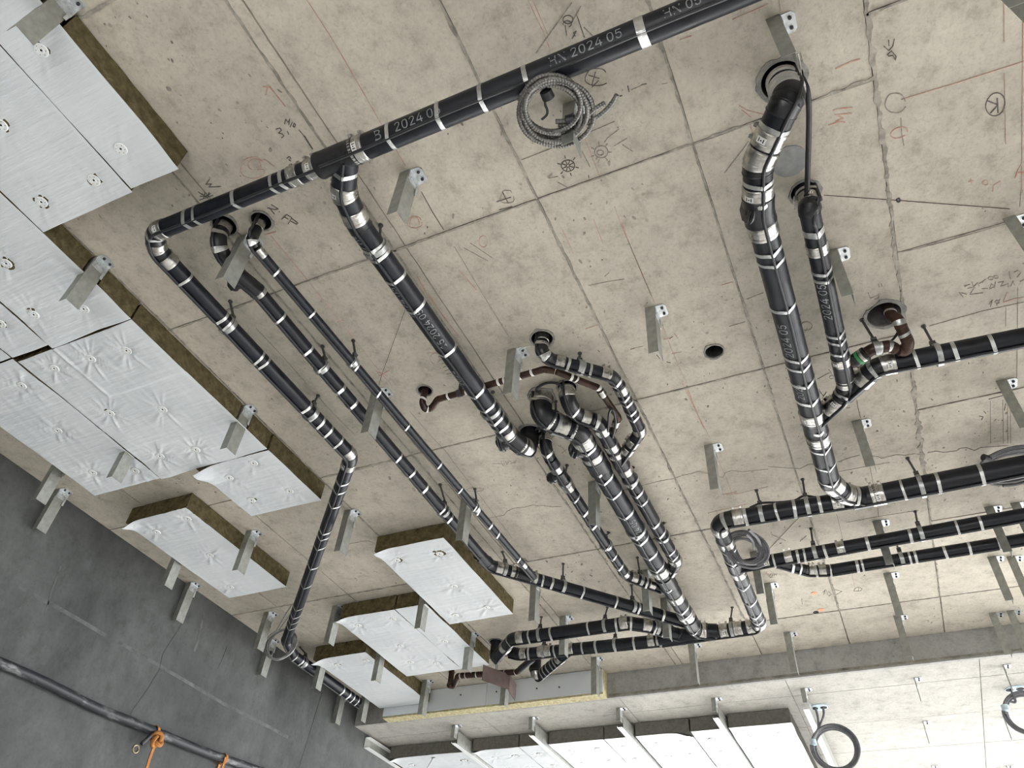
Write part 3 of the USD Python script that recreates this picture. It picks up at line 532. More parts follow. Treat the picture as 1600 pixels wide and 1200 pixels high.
    if cable:
        t = np.arange(c.L * cspan[0] + .004, c.L * cspan[1] - .004, .03); i = np.clip(np.round(t / .004).astype(int), 0, len(c.ds) - 1)
        wob = .03 * np.sin(t * 9)
        P = c.dp[i] + (off + .001) * (np.cos(cang + wob)[:, None] * c.A[i] + np.sin(cang + wob)[:, None] * c.B[i])
        if len(P) > 3: obj(root, 'heating_cable', tube(smooth_path(P, 3), CABLE_R, 8), 'cable')
    return c
def fitting(root, c, px, length, k=1.09, name='wye_fitting', material='fitting'):
    t = c.near(px)
    obj(root, name, c.span(t - length / 2, t + length / 2, c.r, prof=[(0, k * .99), (.02, k * 1.03), (.09, k * 1.03), (.12, k), (.5, k * 1.01), (.88, k), (.91, k * 1.03), (.98, k * 1.03), (1, k * .99)]), material)
def cleanout(root, c, px, px2, d, r):
    """side outlet of a tee with its threaded plug."""
    o = c.pos(c.near(px))[0]; e = at(px2[0], px2[1], d); e[2] = o[2] - .012; u = unit(e - o); L = np.linalg.norm(e - o)
    x = unit(np.cross(u, [0, 0, 1])); y = np.cross(u, x)
    p = obj(root, 'cleanout', place(lathe([(r, 0), (r, L * .62), (r * 1.18, L * .66), (r * 1.2, L * .8), (r * 1.05, L * .9)], 24), o, x, y, u), 'fitting')
    obj(p, 'plug', place(lathe([(r * 1.02, L * .82), (r * 1.02, L), (r * .96, L * 1.03), (r * .5, L * 1.03), (r * .45, L * 1.12), (r * .4, L * 1.14)], 6), o, x, y, u), 'fitting')
def lettering(root, c, text, px, height, phi=-.5, material='lettering', rev=False):
    tm = meshkit.text_mesh(text, height, .0006); v = np.array(tm.vertices); w = v[:, 0].max()
    t0 = c.near(px); sgn = -1 if rev else 1
    t = np.clip(t0 + sgn * (v[:, 0] - w / 2), 0, c.L - .001); i = np.clip(np.round(t / .004).astype(int), 0, len(c.ds) - 1)
    a = phi - sgn * (v[:, 1] - height / 2) / c.r; rad = c.r + .0004 + v[:, 2]
    C = c.pos(t); V = C + rad[:, None] * (np.cos(a)[:, None] * c.A[i] + np.sin(a)[:, None] * c.B[i])
    obj(root, 'raised_lettering', (V, tm.faces), material, smooth=False)
RUN = {}
def run(key, label, cat='drain pipe', name='drain_pipe', group=None):
    p = thing(name, label, cat, group=group); LOC[p] = np.zeros(3); RUN[key] = p; return p

# --- P1: big pipe across the top, narrowing at the wye, down the left and away along the grey wall
p = run('P1', 'long black pipe from the top edge, bending at upper left, down to the grey wall')
r1, r2 = rw(1005, 53, 42, .13), rw(297, 340, 27, .125)
cA = add_pipe(p, [(1330, -82, .13), (1005, 53, .13), (611, 212, .13), (498, 260, .13)], r1, [(562, 232)], [(1004, 53), (826, 121), (756, 151), (689, 180), (612, 211)], wide=((1004, 53),), cang=.35, ext=2.4)
fitting(p, cA, (528, 247), .17, 1.07)
lettering(p, cA, 'HN 2024 05', (925, 102), .03, .95, rev=True); lettering(p, cA, 'HN 05', (1075, 40), .028, .95, rev=True); lettering(p, cA, '2024 05', (665, 203), .032, .9, rev=True); lettering(p, cA, 'B', (603, 227), .036, .9, rev=True)
add_pipe(p, [(505, 257, .125), (297, 340, .125), (240, 364, .125), (246, 390, .125), (290, 440, .125), (350, 505, .125), (492, 655, .125), (549, 712, .125), (541, 742, .125), (508, 830, .122), (466, 945, .12), (447, 1001, .12), (459, 1024, .12), (520, 1066, .12), (566, 1101, .12)], r2,
         [(490, 266), (463, 277), (250, 354), (249, 383), (260, 409), (546, 705), (547, 727)],
         [(447, 282), (433, 288), (373, 310), (309, 333), (294, 339), (236, 362), (286, 436), (343, 496), (353, 506), (406, 556), (413, 563), (475, 635), (488, 648), (499, 659), (512, 672), (527, 689), (539, 750), (533, 763), (526, 785), (510, 826), (507, 835), (501, 850), (489, 880), (479, 910), (466, 945), (461, 957), (457, 966), (455, 975), (460, 1024), (469, 1031), (473, 1034), (534, 1077), (542, 1085), (549, 1090), (555, 1095)], cang=.2)
cB = Curve([(290, 440, .125), (549, 712, .125)], r2); lettering(p, cB, '2024 05 10', (315, 468), .026, .4, rev=True); lettering(p, cB, 'C I  2024', (400, 556), .026, .4, rev=True)
# --- P2: thick diagonal from the wye
p = run('P2', 'thick diagonal black pipe from the top wye fitting to an elbow at mid slab')
r = rw(617, 430, 35, .12)
cP2 = add_pipe(p, [(541, 244, .13), (537, 300, .135), (560, 350, .125), (650, 475, .12), (795, 681, .12), ('up', 828, 676, .125)], r, [(541, 298), (549, 338), (794, 674), (815, 704)],
               [(545, 268), (585, 381), (593, 396), (618, 430), (651, 475), (698, 543), (746, 607), (761, 629), (776, 649), (784, 660)], bend=1.9)
fitting(p, cP2, (803, 690), .12, 1.08, 'tee_fitting'); cleanout(p, cP2, (800, 688), (779, 689), .12, r * .95)
lettering(p, cP2, '2024 05', (640, 461), .032, .5, rev=True); lettering(p, cP2, '15 2024 05', (672, 506), .03, -.4, rev=True); lettering(p, cP2, '2024', (725, 578), .03, .5, rev=True); lettering(p, cP2, 'SV 05', (577, 372), .03, .4, rev=True)
# --- P3 with the lower run to the right
p = run('P3', 'black pipe from the left of two upper-left slab holes, down to the lower white board')
r = rw(450, 510, 22, .117)
cP3 = add_pipe(p, [('up', 351, 352, .12), (366, 425, .12), (402, 455, .118), (577, 665, .117), (764, 883, .117)], r, [(350, 358), (403, 454), (763, 881)],
               [(344, 371), (347, 386), (435, 495), (477, 546), (500, 572), (530, 605), (550, 629), (621, 712), (641, 736), (662, 761), (691, 791), (700, 807)], bend=2.2)
fitting(p, cP3, (389, 439), .11, 1.12, 'tee_fitting'); cleanout(p, cP3, (386, 436), (359, 448), .14, r * .8)
lettering(p, cP3, '2024', (455, 522), .024, .4, rev=True); lettering(p, cP3, '05 HN', (512, 590), .024, .4, rev=True)
p = run('P3L', 'short black pipe slanting from the lower white board to the lower pipe joint')
r = rw(865, 909, 18, .13)
cP3L = add_pipe(p, [(748, 866, .117), (766, 884, .118), (800, 893, .122), (905, 921, .13), (1000, 947, .135), (1072, 972, .14)], r, [(780, 888), (802, 893), (832, 904)],
                [(846, 908), (860, 911), (909, 922), (961, 936), (997, 946), (1035, 957)], bend=2.0)
fitting(p, cP3L, (818, 898), .13, 1.1)
# --- P4
p = run('P4', 'thinnest black pipe, from the right of two upper-left slab holes')
r = rw(480, 470, 15.5, .13)
cP4 = add_pipe(p, [('up', 408, 345, .13), (398, 385, .13), (425, 420, .13), (632, 665, .13), (818, 888, .128), (835, 903, .13)], r, [(402, 352), (405, 396), (815, 884)],
               [(391, 377), (431, 424), (486, 489), (550, 565), (555, 572), (589, 614), (634, 666), (682, 727), (715, 765), (739, 792), (744, 799), (761, 822), (774, 836), (805, 875)], bend=2.4, labels=False)
# --- P5 centre
p = run('P5', 'thickest central black pipe, running down to the lower joint between two thinner pipes')
r = rw(975, 800, 29, .12)
cP5 = add_pipe(p, [('up', 846, 620, .11), (862, 660, .115), (905, 676, .115), (923, 712, .115), (960, 775, .118), (1024, 882, .13), (1057, 942, .14), (1088, 986, .15), (1120, 987, .16)], r,
               [(842, 624), (876, 665), (906, 690), (920, 717), (1027, 891), (1050, 933), (1069, 961), (1096, 986)],
               [(842, 633), (857, 657), (892, 672), (911, 701), (930, 734), (937, 747), (950, 770), (970, 801), (989, 832), (994, 841), (1005, 866), (1018, 884), (1040, 914), (1061, 948), (1066, 956), (1081, 980)], bend=2.0)
fitting(p, cP5, (926, 728), .10, 1.12, 'tee_fitting'); cleanout(p, cP5, (912, 708), (893, 699), .12, r * .8); fitting(p, cP5, (1039, 908), .13, 1.07); fitting(p, cP5, (1076, 972), .10, 1.05)
lettering(p, cP5, '2024 05', (985, 822), .035, -.5, rev=True)
# --- P6, P7
p = run('P6', 'black pipe right of the thickest central pipe, ending in an elbow beside it')
r = rw(1010, 795, 21, .10)
cP6 = add_pipe(p, [('up', 886, 604, .085), (900, 648, .085), (935, 660, .085), (960, 708, .09), (985, 752, .09), (1025, 822, .1), (1057, 878, .105), (1040, 902, .125)], r,
               [(885, 614), (914, 651), (938, 672), (954, 697), (961, 709), (975, 734), (1054, 874), (1046, 890)],
               [(893, 641), (931, 659), (985, 753), (992, 768), (1000, 781), (1020, 815), (1030, 830), (1046, 857), (1050, 866)], bend=1.9)
fitting(p, cP6, (967, 720), .09, 1.1)
p = run('P7', 'black pipe looping from the uppermost central hole, around the right, to a wye fitting')
r = rw(910, 575, 21, .085)
cP7 = add_pipe(p, [('up', 847, 530, .085), (860, 562, .085), (905, 574, .085), (955, 587, .085), (969, 605, .085), (985, 642, .085), (1001, 674, .088), (968, 722, .09)], r,
               [(846, 530), (874, 566), (946, 585), (971, 608), (998, 672), (989, 690), (981, 703)],
               [(847, 542), (852, 552), (885, 570), (909, 575), (921, 579), (962, 595), (973, 620), (976, 628), (984, 641), (987, 650)], bend=2.2)
# --- P8
p = run('P8', 'thin black pipe left of the thickest central pipe, ending in a slanted offset')
r = rw(920, 820, 17, .095)
cP8 = add_pipe(p, [('up', 853, 678, .085), (859, 716, .088), (878, 744, .09), (910, 800, .095), (966, 880, .115), (977, 898, .12), (1006, 909, .125), (1038, 921, .135)], r,
               [(854, 686), (868, 732), (887, 760), (974, 896), (990, 903), (1018, 913)],
               [(856, 705), (896, 777), (909, 799), (922, 820), (946, 851), (957, 866), (967, 882), (1008, 910)], bend=2.2)
fitting(p, cP8, (876, 744), .08, 1.14, 'tee_fitting'); cleanout(p, cP8, (874, 741), (858, 746), .09, r * .85)
# --- main along the right: from the right edge to a U-turn, then the lower manifold
p = run('M', 'big black pipe from the right edge, U-turning by the coiled cable, to the lowest elbow')
rM, rm = rw(1460, 762, 29, .18), rw(1230, 797, 25, .165)
cM = add_pipe(p, [(1760, 706, .19), (1600, 738, .185), (1440, 763, .18), (1330, 781, .175)], rM, [(1371, 774)], [(1412, 766), (1465, 758), (1532, 746), (1650, 727), (1740, 711)], cang=.15, ext=2.6)
fitting(p, cM, (1347, 778), .14, 1.05)
cM2 = add_pipe(p, [(1345, 778, .175), (1240, 797, .17), (1122, 814, .165), (1130, 850, .165), (1158, 905, .165), (1188, 977, .16), (1130, 988, .16), (1030, 1000, .155)], rm,
               [(1308, 784), (1155, 811), (1121, 826), (1129, 848), (1149, 894), (1187, 973), (1174, 978), (1154, 984), (1132, 987)],
               [(1281, 790), (1241, 796), (1215, 800), (1166, 808), (1134, 813), (1133, 858), (1141, 873), (1161, 910), (1169, 936), (1178, 955), (1182, 964)], bend=1.7)
fitting(p, cM2, (1146, 883), .10, 1.06); fitting(p, cM2, (1105, 991), .16, 1.06)
# --- P9 and P10
p = run('P9', 'widest black pipe on the right, from the film-wrapped slab hole down')
r = rw(1225, 470, 38, .175)
cP9 = add_pipe(p, [('up', 1222, 124, .13), (1226, 165, .15), (1184, 255, .165), (1185, 330, .17), (1225, 470, .175), (1296, 752, .178), (1318, 772, .178), (1350, 777, .178)], r,
               [(1198, 214), (1184, 242), (1182, 300), (1190, 357), (1267, 647), (1277, 683), (1300, 759), (1322, 772)],
               [(1209, 197), (1181, 282), (1183, 312), (1204, 385), (1207, 402), (1226, 474), (1245, 552), (1248, 566), (1252, 592), (1260, 620), (1271, 666), (1279, 696), (1287, 722), (1294, 746), (1335, 775)], bend=1.8, cang=-.15)
fitting(p, cP9, (1184, 327), .11, 1.1, 'tee_fitting'); cleanout(p, cP9, (1184, 327), (1163, 326), .17, r * .85); fitting(p, cP9, (1271, 664), .10, 1.06)
lettering(p, cP9, '2024 05', (1236, 520), .035, .55, rev=True); lettering(p, cP9, '2024', (1255, 600), .03, .55, rev=True)
for i, (x, y) in enumerate(((1224, 128), (1225, 140), (1225, 147))):
    t = cP9.near((x, y)); obj(p, 'film_wrap', cP9.span(t - .012, t + .014, r, n=26, prof=[(0, 1.02), (.2, 1.12 + .03 * i), (.5, 1.08), (.8, 1.13), (1, 1.02)]), 'bag')
p = run('P10', 'medium black pipe beside the widest right-hand pipe, from a smaller hole to the lower wye')
r = rw(1290, 480, 27, .16)
cP10 = add_pipe(p, [('up', 1257, 298, .12), (1263, 322, .14), (1282, 420, .16), (1305, 537, .165), (1323, 603, .168), (1313, 623, .17), (1272, 662, .175)], r,
                [(1260, 316), (1277, 387), (1315, 562), (1320, 595), (1308, 628), (1298, 637)],
                [(1258, 306), (1271, 358), (1282, 420), (1285, 432), (1303, 518), (1305, 529), (1309, 546), (1320, 612)], bend=1.4, wide=((1271, 358),), cang=-.15)
fitting(p, cP10, (1317, 580), .11, 1.08)
lettering(p, cP10, '2024 05', (1290, 465), .034, .5, rev=True)
# --- P11, P16, P17
p = run('P11', 'upper black pipe from the right image edge, meeting the medium pipe below the copper trap')
r = rw(1480, 545, 28, .17)
cP11 = add_pipe(p, [(1760, 489, .17), (1600, 520, .17), (1430, 556, .17), (1368, 575, .17), (1320, 618, .175)], r, [(1388, 569), (1350, 590)], [(1548, 531), (1490, 544), (1429, 557), (1366, 577), (1660, 509), (1740, 494)], cang=.1, ext=2.6)
p = run('P16', 'upper of two thinner parallel black pipes at lower right, reaching the coiled cable')
r = rw(1437, 839, 18, .155)
cP16 = add_pipe(p, [(1760, 784, .16), (1600, 814, .157), (1437, 840, .155), (1208, 876, .152), (1150, 886, .16)], r, [(1197, 877), (1232, 871), (1314, 858)], [(1210, 875), (1246, 870), (1257, 868), (1290, 863), (1356, 853), (1423, 842), (1497, 830), (1532, 824), (1640, 806)], cang=.1, ext=2.6)
p = run('P17', 'lower of two thinner parallel black pipes at lower right, kinked at its left end')
r = rw(1512, 859, 15.5, .15)
cP17 = add_pipe(p, [(1760, 820, .155), (1600, 846, .152), (1440, 870, .15), (1296, 891, .15), (1262, 892, .15), (1206, 877, .152)], r, [(1267, 891), (1284, 892)], [(1235, 885), (1246, 889), (1275, 892), (1297, 890), (1339, 884), (1347, 883), (1421, 872), (1430, 871), (1477, 864), (1514, 859), (1561, 852), (1650, 838)], cang=.1, ext=2.6)
# --- bottom manifold
p = run('A', 'upper of two black pipes at bottom centre, from a hole by the white board')
r = rw(930, 981, 18.5, .125)
cA2 = add_pipe(p, [('up', 776, 1003, .13), (801, 998, .125), (850, 992, .125), (947, 978, .125), (982, 973, .125), (1012, 977, .13), (1062, 992, .145), (1090, 992, .15)], r, [(789, 1010), (813, 996), (975, 974), (1010, 977)],
               [(800, 1001), (829, 995), (863, 990), (921, 982), (964, 976), (986, 973), (1021, 980), (1035, 984)], bend=1.05)
fitting(p, cA2, (1040, 986), .08, 1.1)
p = run('B', 'lower of two black pipes at bottom centre, with an angled ringed stub')
r = rw(932, 1009, 16.5, .12)
cBt = add_pipe(p, [(797, 1018, .09), (812, 1022, .12), (850, 1019, .12), (932, 1008, .125), (1025, 1000, .14), (1075, 996, .15)], r, [(818, 1021), (846, 1019), (857, 1018), (891, 1014), (1018, 1001), (1032, 1000)], [(827, 1020), (868, 1017), (911, 1011), (932, 1008), (962, 1005), (991, 1003), (1062, 997)])
cCt = add_pipe(p, [('up', 838, 1027, .13), (843, 1056, .135), (872, 1030, .13), (892, 1014, .125)], rw(857, 1040, 15.5, .13), [(841, 1052), (875, 1028)], [(848, 1049), (853, 1045), (858, 1040), (864, 1036), (869, 1032)], bend=1.2)
# --- copper
p = run('P12', 'short brown copper trap hanging from the oval hole on the right, with a green-banded adapter', 'copper trap', 'copper_trap')
r = rw(1405, 505, 16.5, .16)
cP12 = add_pipe(p, [('up', 1388, 481, .06), (1402, 497, .11), (1419, 535, .17), (1416, 549, .175), (1402, 547, .172), (1390, 540, .165), (1362, 546, .165), (1330, 568, .168)], r, [], [(1396, 487), (1404, 505), (1412, 522), (1390, 540), (1375, 543)], cable=False, bend=1.2, material='copper', fit='copper')
t = cP12.near((1343, 558)); obj(p, 'rubber_adapter', cP12.span(t - .03, t + .03, r * 1.35, prof=[(0, .9), (.05, 1), (.3, 1), (.34, .95), (.7, .95), (.74, 1), (.95, 1), (1, .9)]), 'fitting')
obj(p, 'green_band', cP12.span(t - .004, t + .010, r * 1.36, prof=[(0, .95), (.1, 1), (.9, 1), (1, .95)]), 'green', label='green adapter band')
obj(p, 'clamp_band', cP12.span(t - .022, t - .006, r * 1.36, prof=[(0, .95), (.1, 1), (.9, 1), (1, .95)]), 'steel')
p = run('P14', 'long brown copper pipe with a U trap, crossing behind the thick diagonal pipe', 'copper pipe', 'copper_pipe')
r = rw(720, 612, 10.5, .075)
cP14 = add_pipe(p, [('up', 664, 609, .06), (660, 630, .085), (664, 640, .09), (674, 638, .085), (684, 624, .07), (720, 612, .07), (765, 601, .07), (850, 577, .07), (868, 580, .075), (935, 606, .08), (954, 632, .085), (966, 652, .085), (958, 674, .085)], r, [],
                [(663, 625), (668, 640), (701, 618), (728, 610), (780, 597), (788, 595), (812, 588), (832, 583), (893, 589), (900, 592), (934, 606), (941, 614)], cable=False, bend=1.5, material='copper', fit='copper', tape='label')
for x, y in ((941, 613), (962, 660)):
    t = cP14.near((x, y)); obj(p, 'coupling', cP14.span(t - .02, t + .02, r * 1.3, prof=[(0, .95), (.1, 1), (.9, 1), (1, .95)]), 'steel')
p = run('D', 'dark brown copper pipe with a small U trap, behind the rusty plate', 'copper pipe', 'copper_pipe')
r = rw(735, 1055, 8.5, .12)
cD = add_pipe(p, [('up', 706, 1048, .10), (702, 1071, .14), (709, 1072, .14), (716, 1056, .12), (750, 1055, .12), (808, 1050, .12), (820, 1040, .12), (834, 1028, .12)], r, [], [(720, 1056), (728, 1056), (745, 1056), (789, 1051), (806, 1050)], cable=False, bend=1.4, material='copper', fit='copper')
obj(p, 'tape_wrap', [cD.span(cD.near((813, 1046)), cD.near((833, 1029)), r * 1.15, step=.01)], 'cable')

# ================================================================== PIPE HANGERS (rod, yoke and strap)
def pipe_hanger(c, px, label, w=.022, tpx=None):
    o, T, A, B = c.fr(c.near(px)); top = at(*tpx) if tpx else np.array([o[0], o[1], CEIL]); top[2] = CEIL; p = based('pipe_hanger', label, 'pipe hanger', top, group='rod hangers of the drain pipes')
    zt = o[2] + c.r
    gap = CEIL - zt; neck = zt + min(.034, .45 * gap)
    obj(p, 'rod', tube([[top[0], top[1], CEIL + .004], [top[0], top[1], CEIL - .004], [o[0], o[1], neck], [o[0], o[1], neck - .008]], .0055, 8), 'rod')
    obj(p, 'anchor_washer', place(lathe([(.004, -.003), (.0105, -.003), (.0105, .001), (.004, .001)], 14), top, [1, 0, 0], [0, 1, 0], [0, 0, 1]), 'rod')
    th = unit([T[0], T[1], 0]); sd = np.cross([0, 0, 1.], th); hn = neck - zt + c.r * .32
    arms = unary_union([LineString([(0, 0), (q * c.r * .35, -hn * .55), (q * c.r * .62, -hn)]).buffer(.0026, 2) for q in (-1, 1)] + [Point(0, -.002).buffer(.0085, 6)])
    ms = trimesh.creation.extrude_polygon(arms, w, engine='earcut'); ms.apply_translation([0, 0, -w / 2])
    obj(p, 'yoke', place(ms, [o[0], o[1], neck], sd, np.array([0, 0, 1.]), th), 'rod', smooth=False)
    obj(p, 'strap', c.span(c.near(px) - w / 2, c.near(px) + w / 2, c.r + .0075, n=28, prof=[(0, .95), (.02, 1), (.98, 1), (1, .95)]), 'strap')
    return p
cP1d = Curve([(290, 440, .125), (350, 505, .125), (492, 655, .125), (549, 712, .125)], r2); cW = Curve([(459, 1024, .12), (520, 1066, .12), (566, 1101, .12)], r2)
for c, px, tp, lb in [
    (cP1d, (358, 509), (360,471), 'rod hanger with steel strap high on the pipe nearest the white boards'),
    (cP1d, (484, 646), (497,618), 'rod hanger with steel strap just above the bend of the pipe nearest the white boards'),
    (cW, (474, 1035), (469,1011), 'rod hanger beside the thin wire coil, holding the short pipe along the grey wall'),
    (cP3, (503, 574), (504,541), 'rod hanger on the pipe second from the white boards, at its upper third'),
    (cP3, (695, 797), (688,757), 'rod hanger low on the pipe second from the white boards, near its lower elbow'),
    (cP4, (551, 567), (552,532), 'thin rod hanger at the middle of the thinnest black pipe'),
    (cP4, (741, 796), (742,764), 'thin rod hanger near the lower end of the thinnest black pipe'),
    (cP2, (589, 388), (595,352), 'rod hanger at the upper end of the thick diagonal pipe under the wye'),
    (cP2, (768, 640), None, 'rod hanger of the thick diagonal pipe where it crosses the long copper pipe'),
    (cP3L, (788, 890), (785,862), 'rod hanger between two steel couplings above the corner of the largest lower white board'),
    (cP3L, (880, 914), (880,881), 'rod hanger in the middle of the short slanting pipe at the lower centre'),
    (cP3L, (990, 944), (987,914), 'rod hanger at the right end of the short slanting pipe at the lower centre'),
    (cP8, (883, 753), (886,727), 'rod hanger at the top of the pipe left of the thick central pipe'),
    (cP8, (947, 852), (951,832), 'rod hanger halfway down the pipe left of the thick central pipe'),
    (cP8, (1000, 907), (996,871), 'rod hanger on the slanted lower offset left of the thick central pipe'),
    (cP5, (868, 662), (868,627), 'rod hanger at the upper bend of the thickest central pipe'),
    (cP5, (990, 829), (993,804), 'rod hanger low on the straight of the thickest central pipe'),
    (cP6, (984, 750), (989,730), 'rod hanger just under the wye fitting right of the thickest central pipe'),
    (cP6, (1034, 838), (1037,817), 'rod hanger low on the pipe right of the thickest central pipe'),
    (cP7, (905, 574), (906,552), 'rod hanger on the pipe loop at the top of the central cluster'),
    (cM, (1440, 763), (1418,716), 'rod hanger with long yoke on the big right-hand pipe, right of the wye'),
    (cM2, (1262, 793), (1254,749), 'rod hanger on the big horizontal pipe, just left of where the widest pipe joins'),
    (cM2, (1190, 804), (1182,766), 'rod hanger on the big horizontal pipe, beside the U-turn above the coiled cable'),
    (cM2, (1145, 986), (1144,949), 'rod hanger at the lowest bend of the big pipe, between two steel couplings'),
    (cP16, (1441, 840), (1430,799), 'rod hanger on the upper of the two thin parallel pipes, at the right'),
    (cP16, (1274, 865), (1267,826), 'rod hanger on the upper of the two thin parallel pipes, near the coiled cable'),
    (cP17, (1409, 875), (1399,848), 'rod hanger on the lower of the two thin parallel pipes'),
    (cP11, (1465, 550), (1443,510), 'rod hanger on the upper right pipe, below the copper trap'),
    (cP12, (1370, 546), (1347,500), 'short rod hanger holding the copper trap beside the oval hole'),
    (cA2, (844, 993), (846,964), 'rod hanger on the upper bottom pipe, left, above the round stub'),
    (cA2, (946, 978), (949,949), 'rod hanger on the upper bottom pipe, before its kink'),
    (cA2, (1026, 982), (1023,961), 'rod hanger on the upper bottom pipe, after its kink near the lower joint'),
    (cBt, (850, 1019), None, 'rod hanger on the lower bottom pipe beside its wide steel coupling'),
    (cBt, (962, 1005), (962,987), 'rod hanger in the middle of the lower bottom pipe')]:
    pipe_hanger(c, px, lb, tpx=tp)
o = cP14.fr(cP14.near((718, 612)))[0]
p = based('pipe_clamp', 'small black clamp fixing the copper pipe to the slab beside the thick diagonal pipe', 'pipe clamp', [o[0], o[1], CEIL])
tt = cP14.near((718, 612)); obj(p, 'clamp_ring', cP14.span(tt - .012, tt + .012, cP14.r * 1.22, n=20), 'bolt'); obj(p, 'clamp_stem', bx(o[0] - .012, o[0] + .012, o[1] - .004, o[1] + .004, o[2], CEIL), 'bolt')

# ================================================================== STEEL ANGLE DROPS
def angle_parts(p, base, L, clip=True):
    b = np.asarray(base, float)
    def B_(*a): m_ = bx(*a); m_.apply_translation(b); return m_
    lpoly = Polygon([(0, 0), (.066, 0), (.066, .0016), (.0016, .0016), (.0016, .042), (0, .042)])
    m_ = trimesh.creation.extrude_polygon(lpoly, L, engine='earcut'); m_.apply_translation(b - [0, 0, L]); obj(p, 'steel_angle', m_, 'galv', smooth=False)
    cp = obj(p, 'clip_angle', [place(trimesh.creation.extrude_polygon(Polygon([(.004, 0), (.072, 0), (.072, -.034), (.062, -.044), (.014, -.044), (.004, -.034)]), .0035, engine='earcut'), b + [0, 0, -.0035], *np.eye(3)),
                               B_(.004, .072, -.0035, 0, -.055, 0), B_(.058, .070, -.006, -.0035, -.085, -.03)], 'clip', smooth=False)
    for x in (.022, .054):
        obj(cp, 'bolt', place(lathe([(.0001, 0), (.0062, 0), (.0062, -.006), (.004, -.0075), (.0001, -.0075)], 6), b + [x, -.027, -.0035], [1, 0, 0], [0, 1, 0], [0, 0, 1]), 'bolt')
        obj(cp, 'screw', place(lathe([(.0001, 0), (.004, 0), (.0035, -.003), (.0001, -.003)], 8), b + [x, -.0035, -.03], [1, 0, 0], [0, 0, 1], [0, 1, 0]), 'clip')
GA = 'galvanized angle drops below the slab'
DROPS = [((25, 39), 'galvanized steel angle drop hanging over the white boards in the upper left corner'),
    ((103, 466), 'galvanized steel angle drop at the brown wool edge left of the top pipe bend'),
    ((354, 699), 'galvanized steel angle drop on the wool edge of the largest creased white board'),
    ((175, 744), 'galvanized steel angle drop poking through the joint between two large white boards'),
    ((56, 779), 'galvanized steel angle drop near the left image edge between white board and grey wall'),
    ((57, 825), 'galvanized steel angle drop standing against the top of the grey wall, farthest left of those'),
    ((371, 890), 'galvanized steel angle drop in front of the small separate white board at the lower left'),
    ((257, 914), 'galvanized steel angle drop at the wall side of the small separate white board'),
    ((275, 968), 'galvanized steel angle drop against the grey wall below the small separate white board'),
    ((531, 860), 'galvanized steel angle drop on bare slab, left of the largest lower white board'),
    ((575, 674), 'galvanized steel angle drop overlapping two parallel black pipes left of the copper U trap'),
    ((349, 432), 'large galvanized steel angle drop in front of the two upper-left pipe holes'),
    ((620, 330), 'galvanized steel angle drop beside the wye of the top pipe, with two black bolts'),
    ((896, 220), 'galvanized steel angle drop inside the coil of flexible conduit at the top'),
    ((1029, 548), 'galvanized steel angle drop alone on bare slab left of the small open round hole'),
    ((799, 613), 'galvanized steel angle drop in front of the copper pipe, right of the thick diagonal pipe'),
    ((1123, 763), 'galvanized steel angle drop alone on bare slab above the U-turn of the big pipe'),
    ((1368, 727), 'galvanized steel angle drop crossing a slab crack right of the widest pipe'),
    ((1244, 81), 'galvanized steel angle drop above the big film-wrapped slab hole at the upper right'),
    ((1334, 459), 'galvanized steel angle drop behind the medium pipe, left of the copper trap hole'),
    ((1397, 881), 'galvanized steel angle drop half hidden by the two thin parallel pipes'),
    ((1412, 961), 'galvanized steel angle drop below the two thin parallel pipes, upper of a stacked pair'),
    ((1426, 1025), 'galvanized steel angle drop at the grey step, lower of a stacked pair'),
    ((1215, 975), 'galvanized steel angle drop left of the orange paint spots'),
    ((1246, 1049), 'galvanized steel angle drop at the grey slab step, below the orange paint spots'),
    ((1194, 927), 'galvanized steel angle drop under the coiled cable next to the big pipe'),
    ((1090, 1065), 'galvanized steel angle drop below the lowest pipe joint, at the grey step'),
    ((932, 1084), 'galvanized steel angle drop at the right end of the white boards on the slab step'),
    ((835, 969), 'galvanized steel angle drop under the slanting pipe, right of the largest lower white board'),
    ((882, 1022), 'galvanized steel angle drop crossed by both bottom pipes'),
    ((1015, 954), 'galvanized steel angle drop between the slanting pipe and the offset of the pipe above it'),
    ((1046, 996), 'galvanized steel angle drop in front of the lower joint of the bottom pipes'),
    ((722, 843), 'galvanized steel angle drop over the top right corner of the largest lower white board'),
    ((931, 818), 'galvanized steel angle drop between the thick central pipe and its left neighbour'),
    ((513, 1004), 'galvanized steel angle drop at the left tip of the middle lower white board'),
    ((656, 981), 'galvanized steel angle drop in front of the middle lower white boards, below the largest one'),
    ((493, 1075), 'galvanized steel angle drop with bright flange in front of the pipe along the grey wall'),
    ((587, 1063), 'galvanized steel angle drop between the middle and the lowest white board'),
    ((730, 1046), 'galvanized steel angle drop at the corner of white boards, left of the rusty plate'),
    ((659, 1116), 'galvanized steel angle drop where the lowest white board meets the boards on the slab step'),
    ((564, 1126), 'galvanized steel angle drop in the corner of grey wall and slab step'),
    ((788, 1102), 'galvanized steel angle drop behind the rusty plate'),
    ((1584, 937), 'galvanized steel angle drop at the lower right, hanging clear below the thin parallel pipes'),
    ((1582, 861), 'galvanized steel angle drop passing behind and below both thin parallel pipes at the right edge'),
    ((1582, 1022), 'galvanized steel angle drop at the grey step near the right edge, left of two'),
    ((402, 1013), 'galvanized steel angle drop with stained web, left of the wire coil at the wall'),
    ((406, 1054), 'galvanized steel angle drop against the grey wall under the wire coil'),
    ((518, 1130), 'galvanized steel angle drop on the grey wall below the pipe along the wall')]
DPOS = []
for (px, lb) in DROPS:
    q = at(*px, .28); q[2] = CEIL; q[1] = min(q[1], WY - .045); DPOS.append((q, lb))
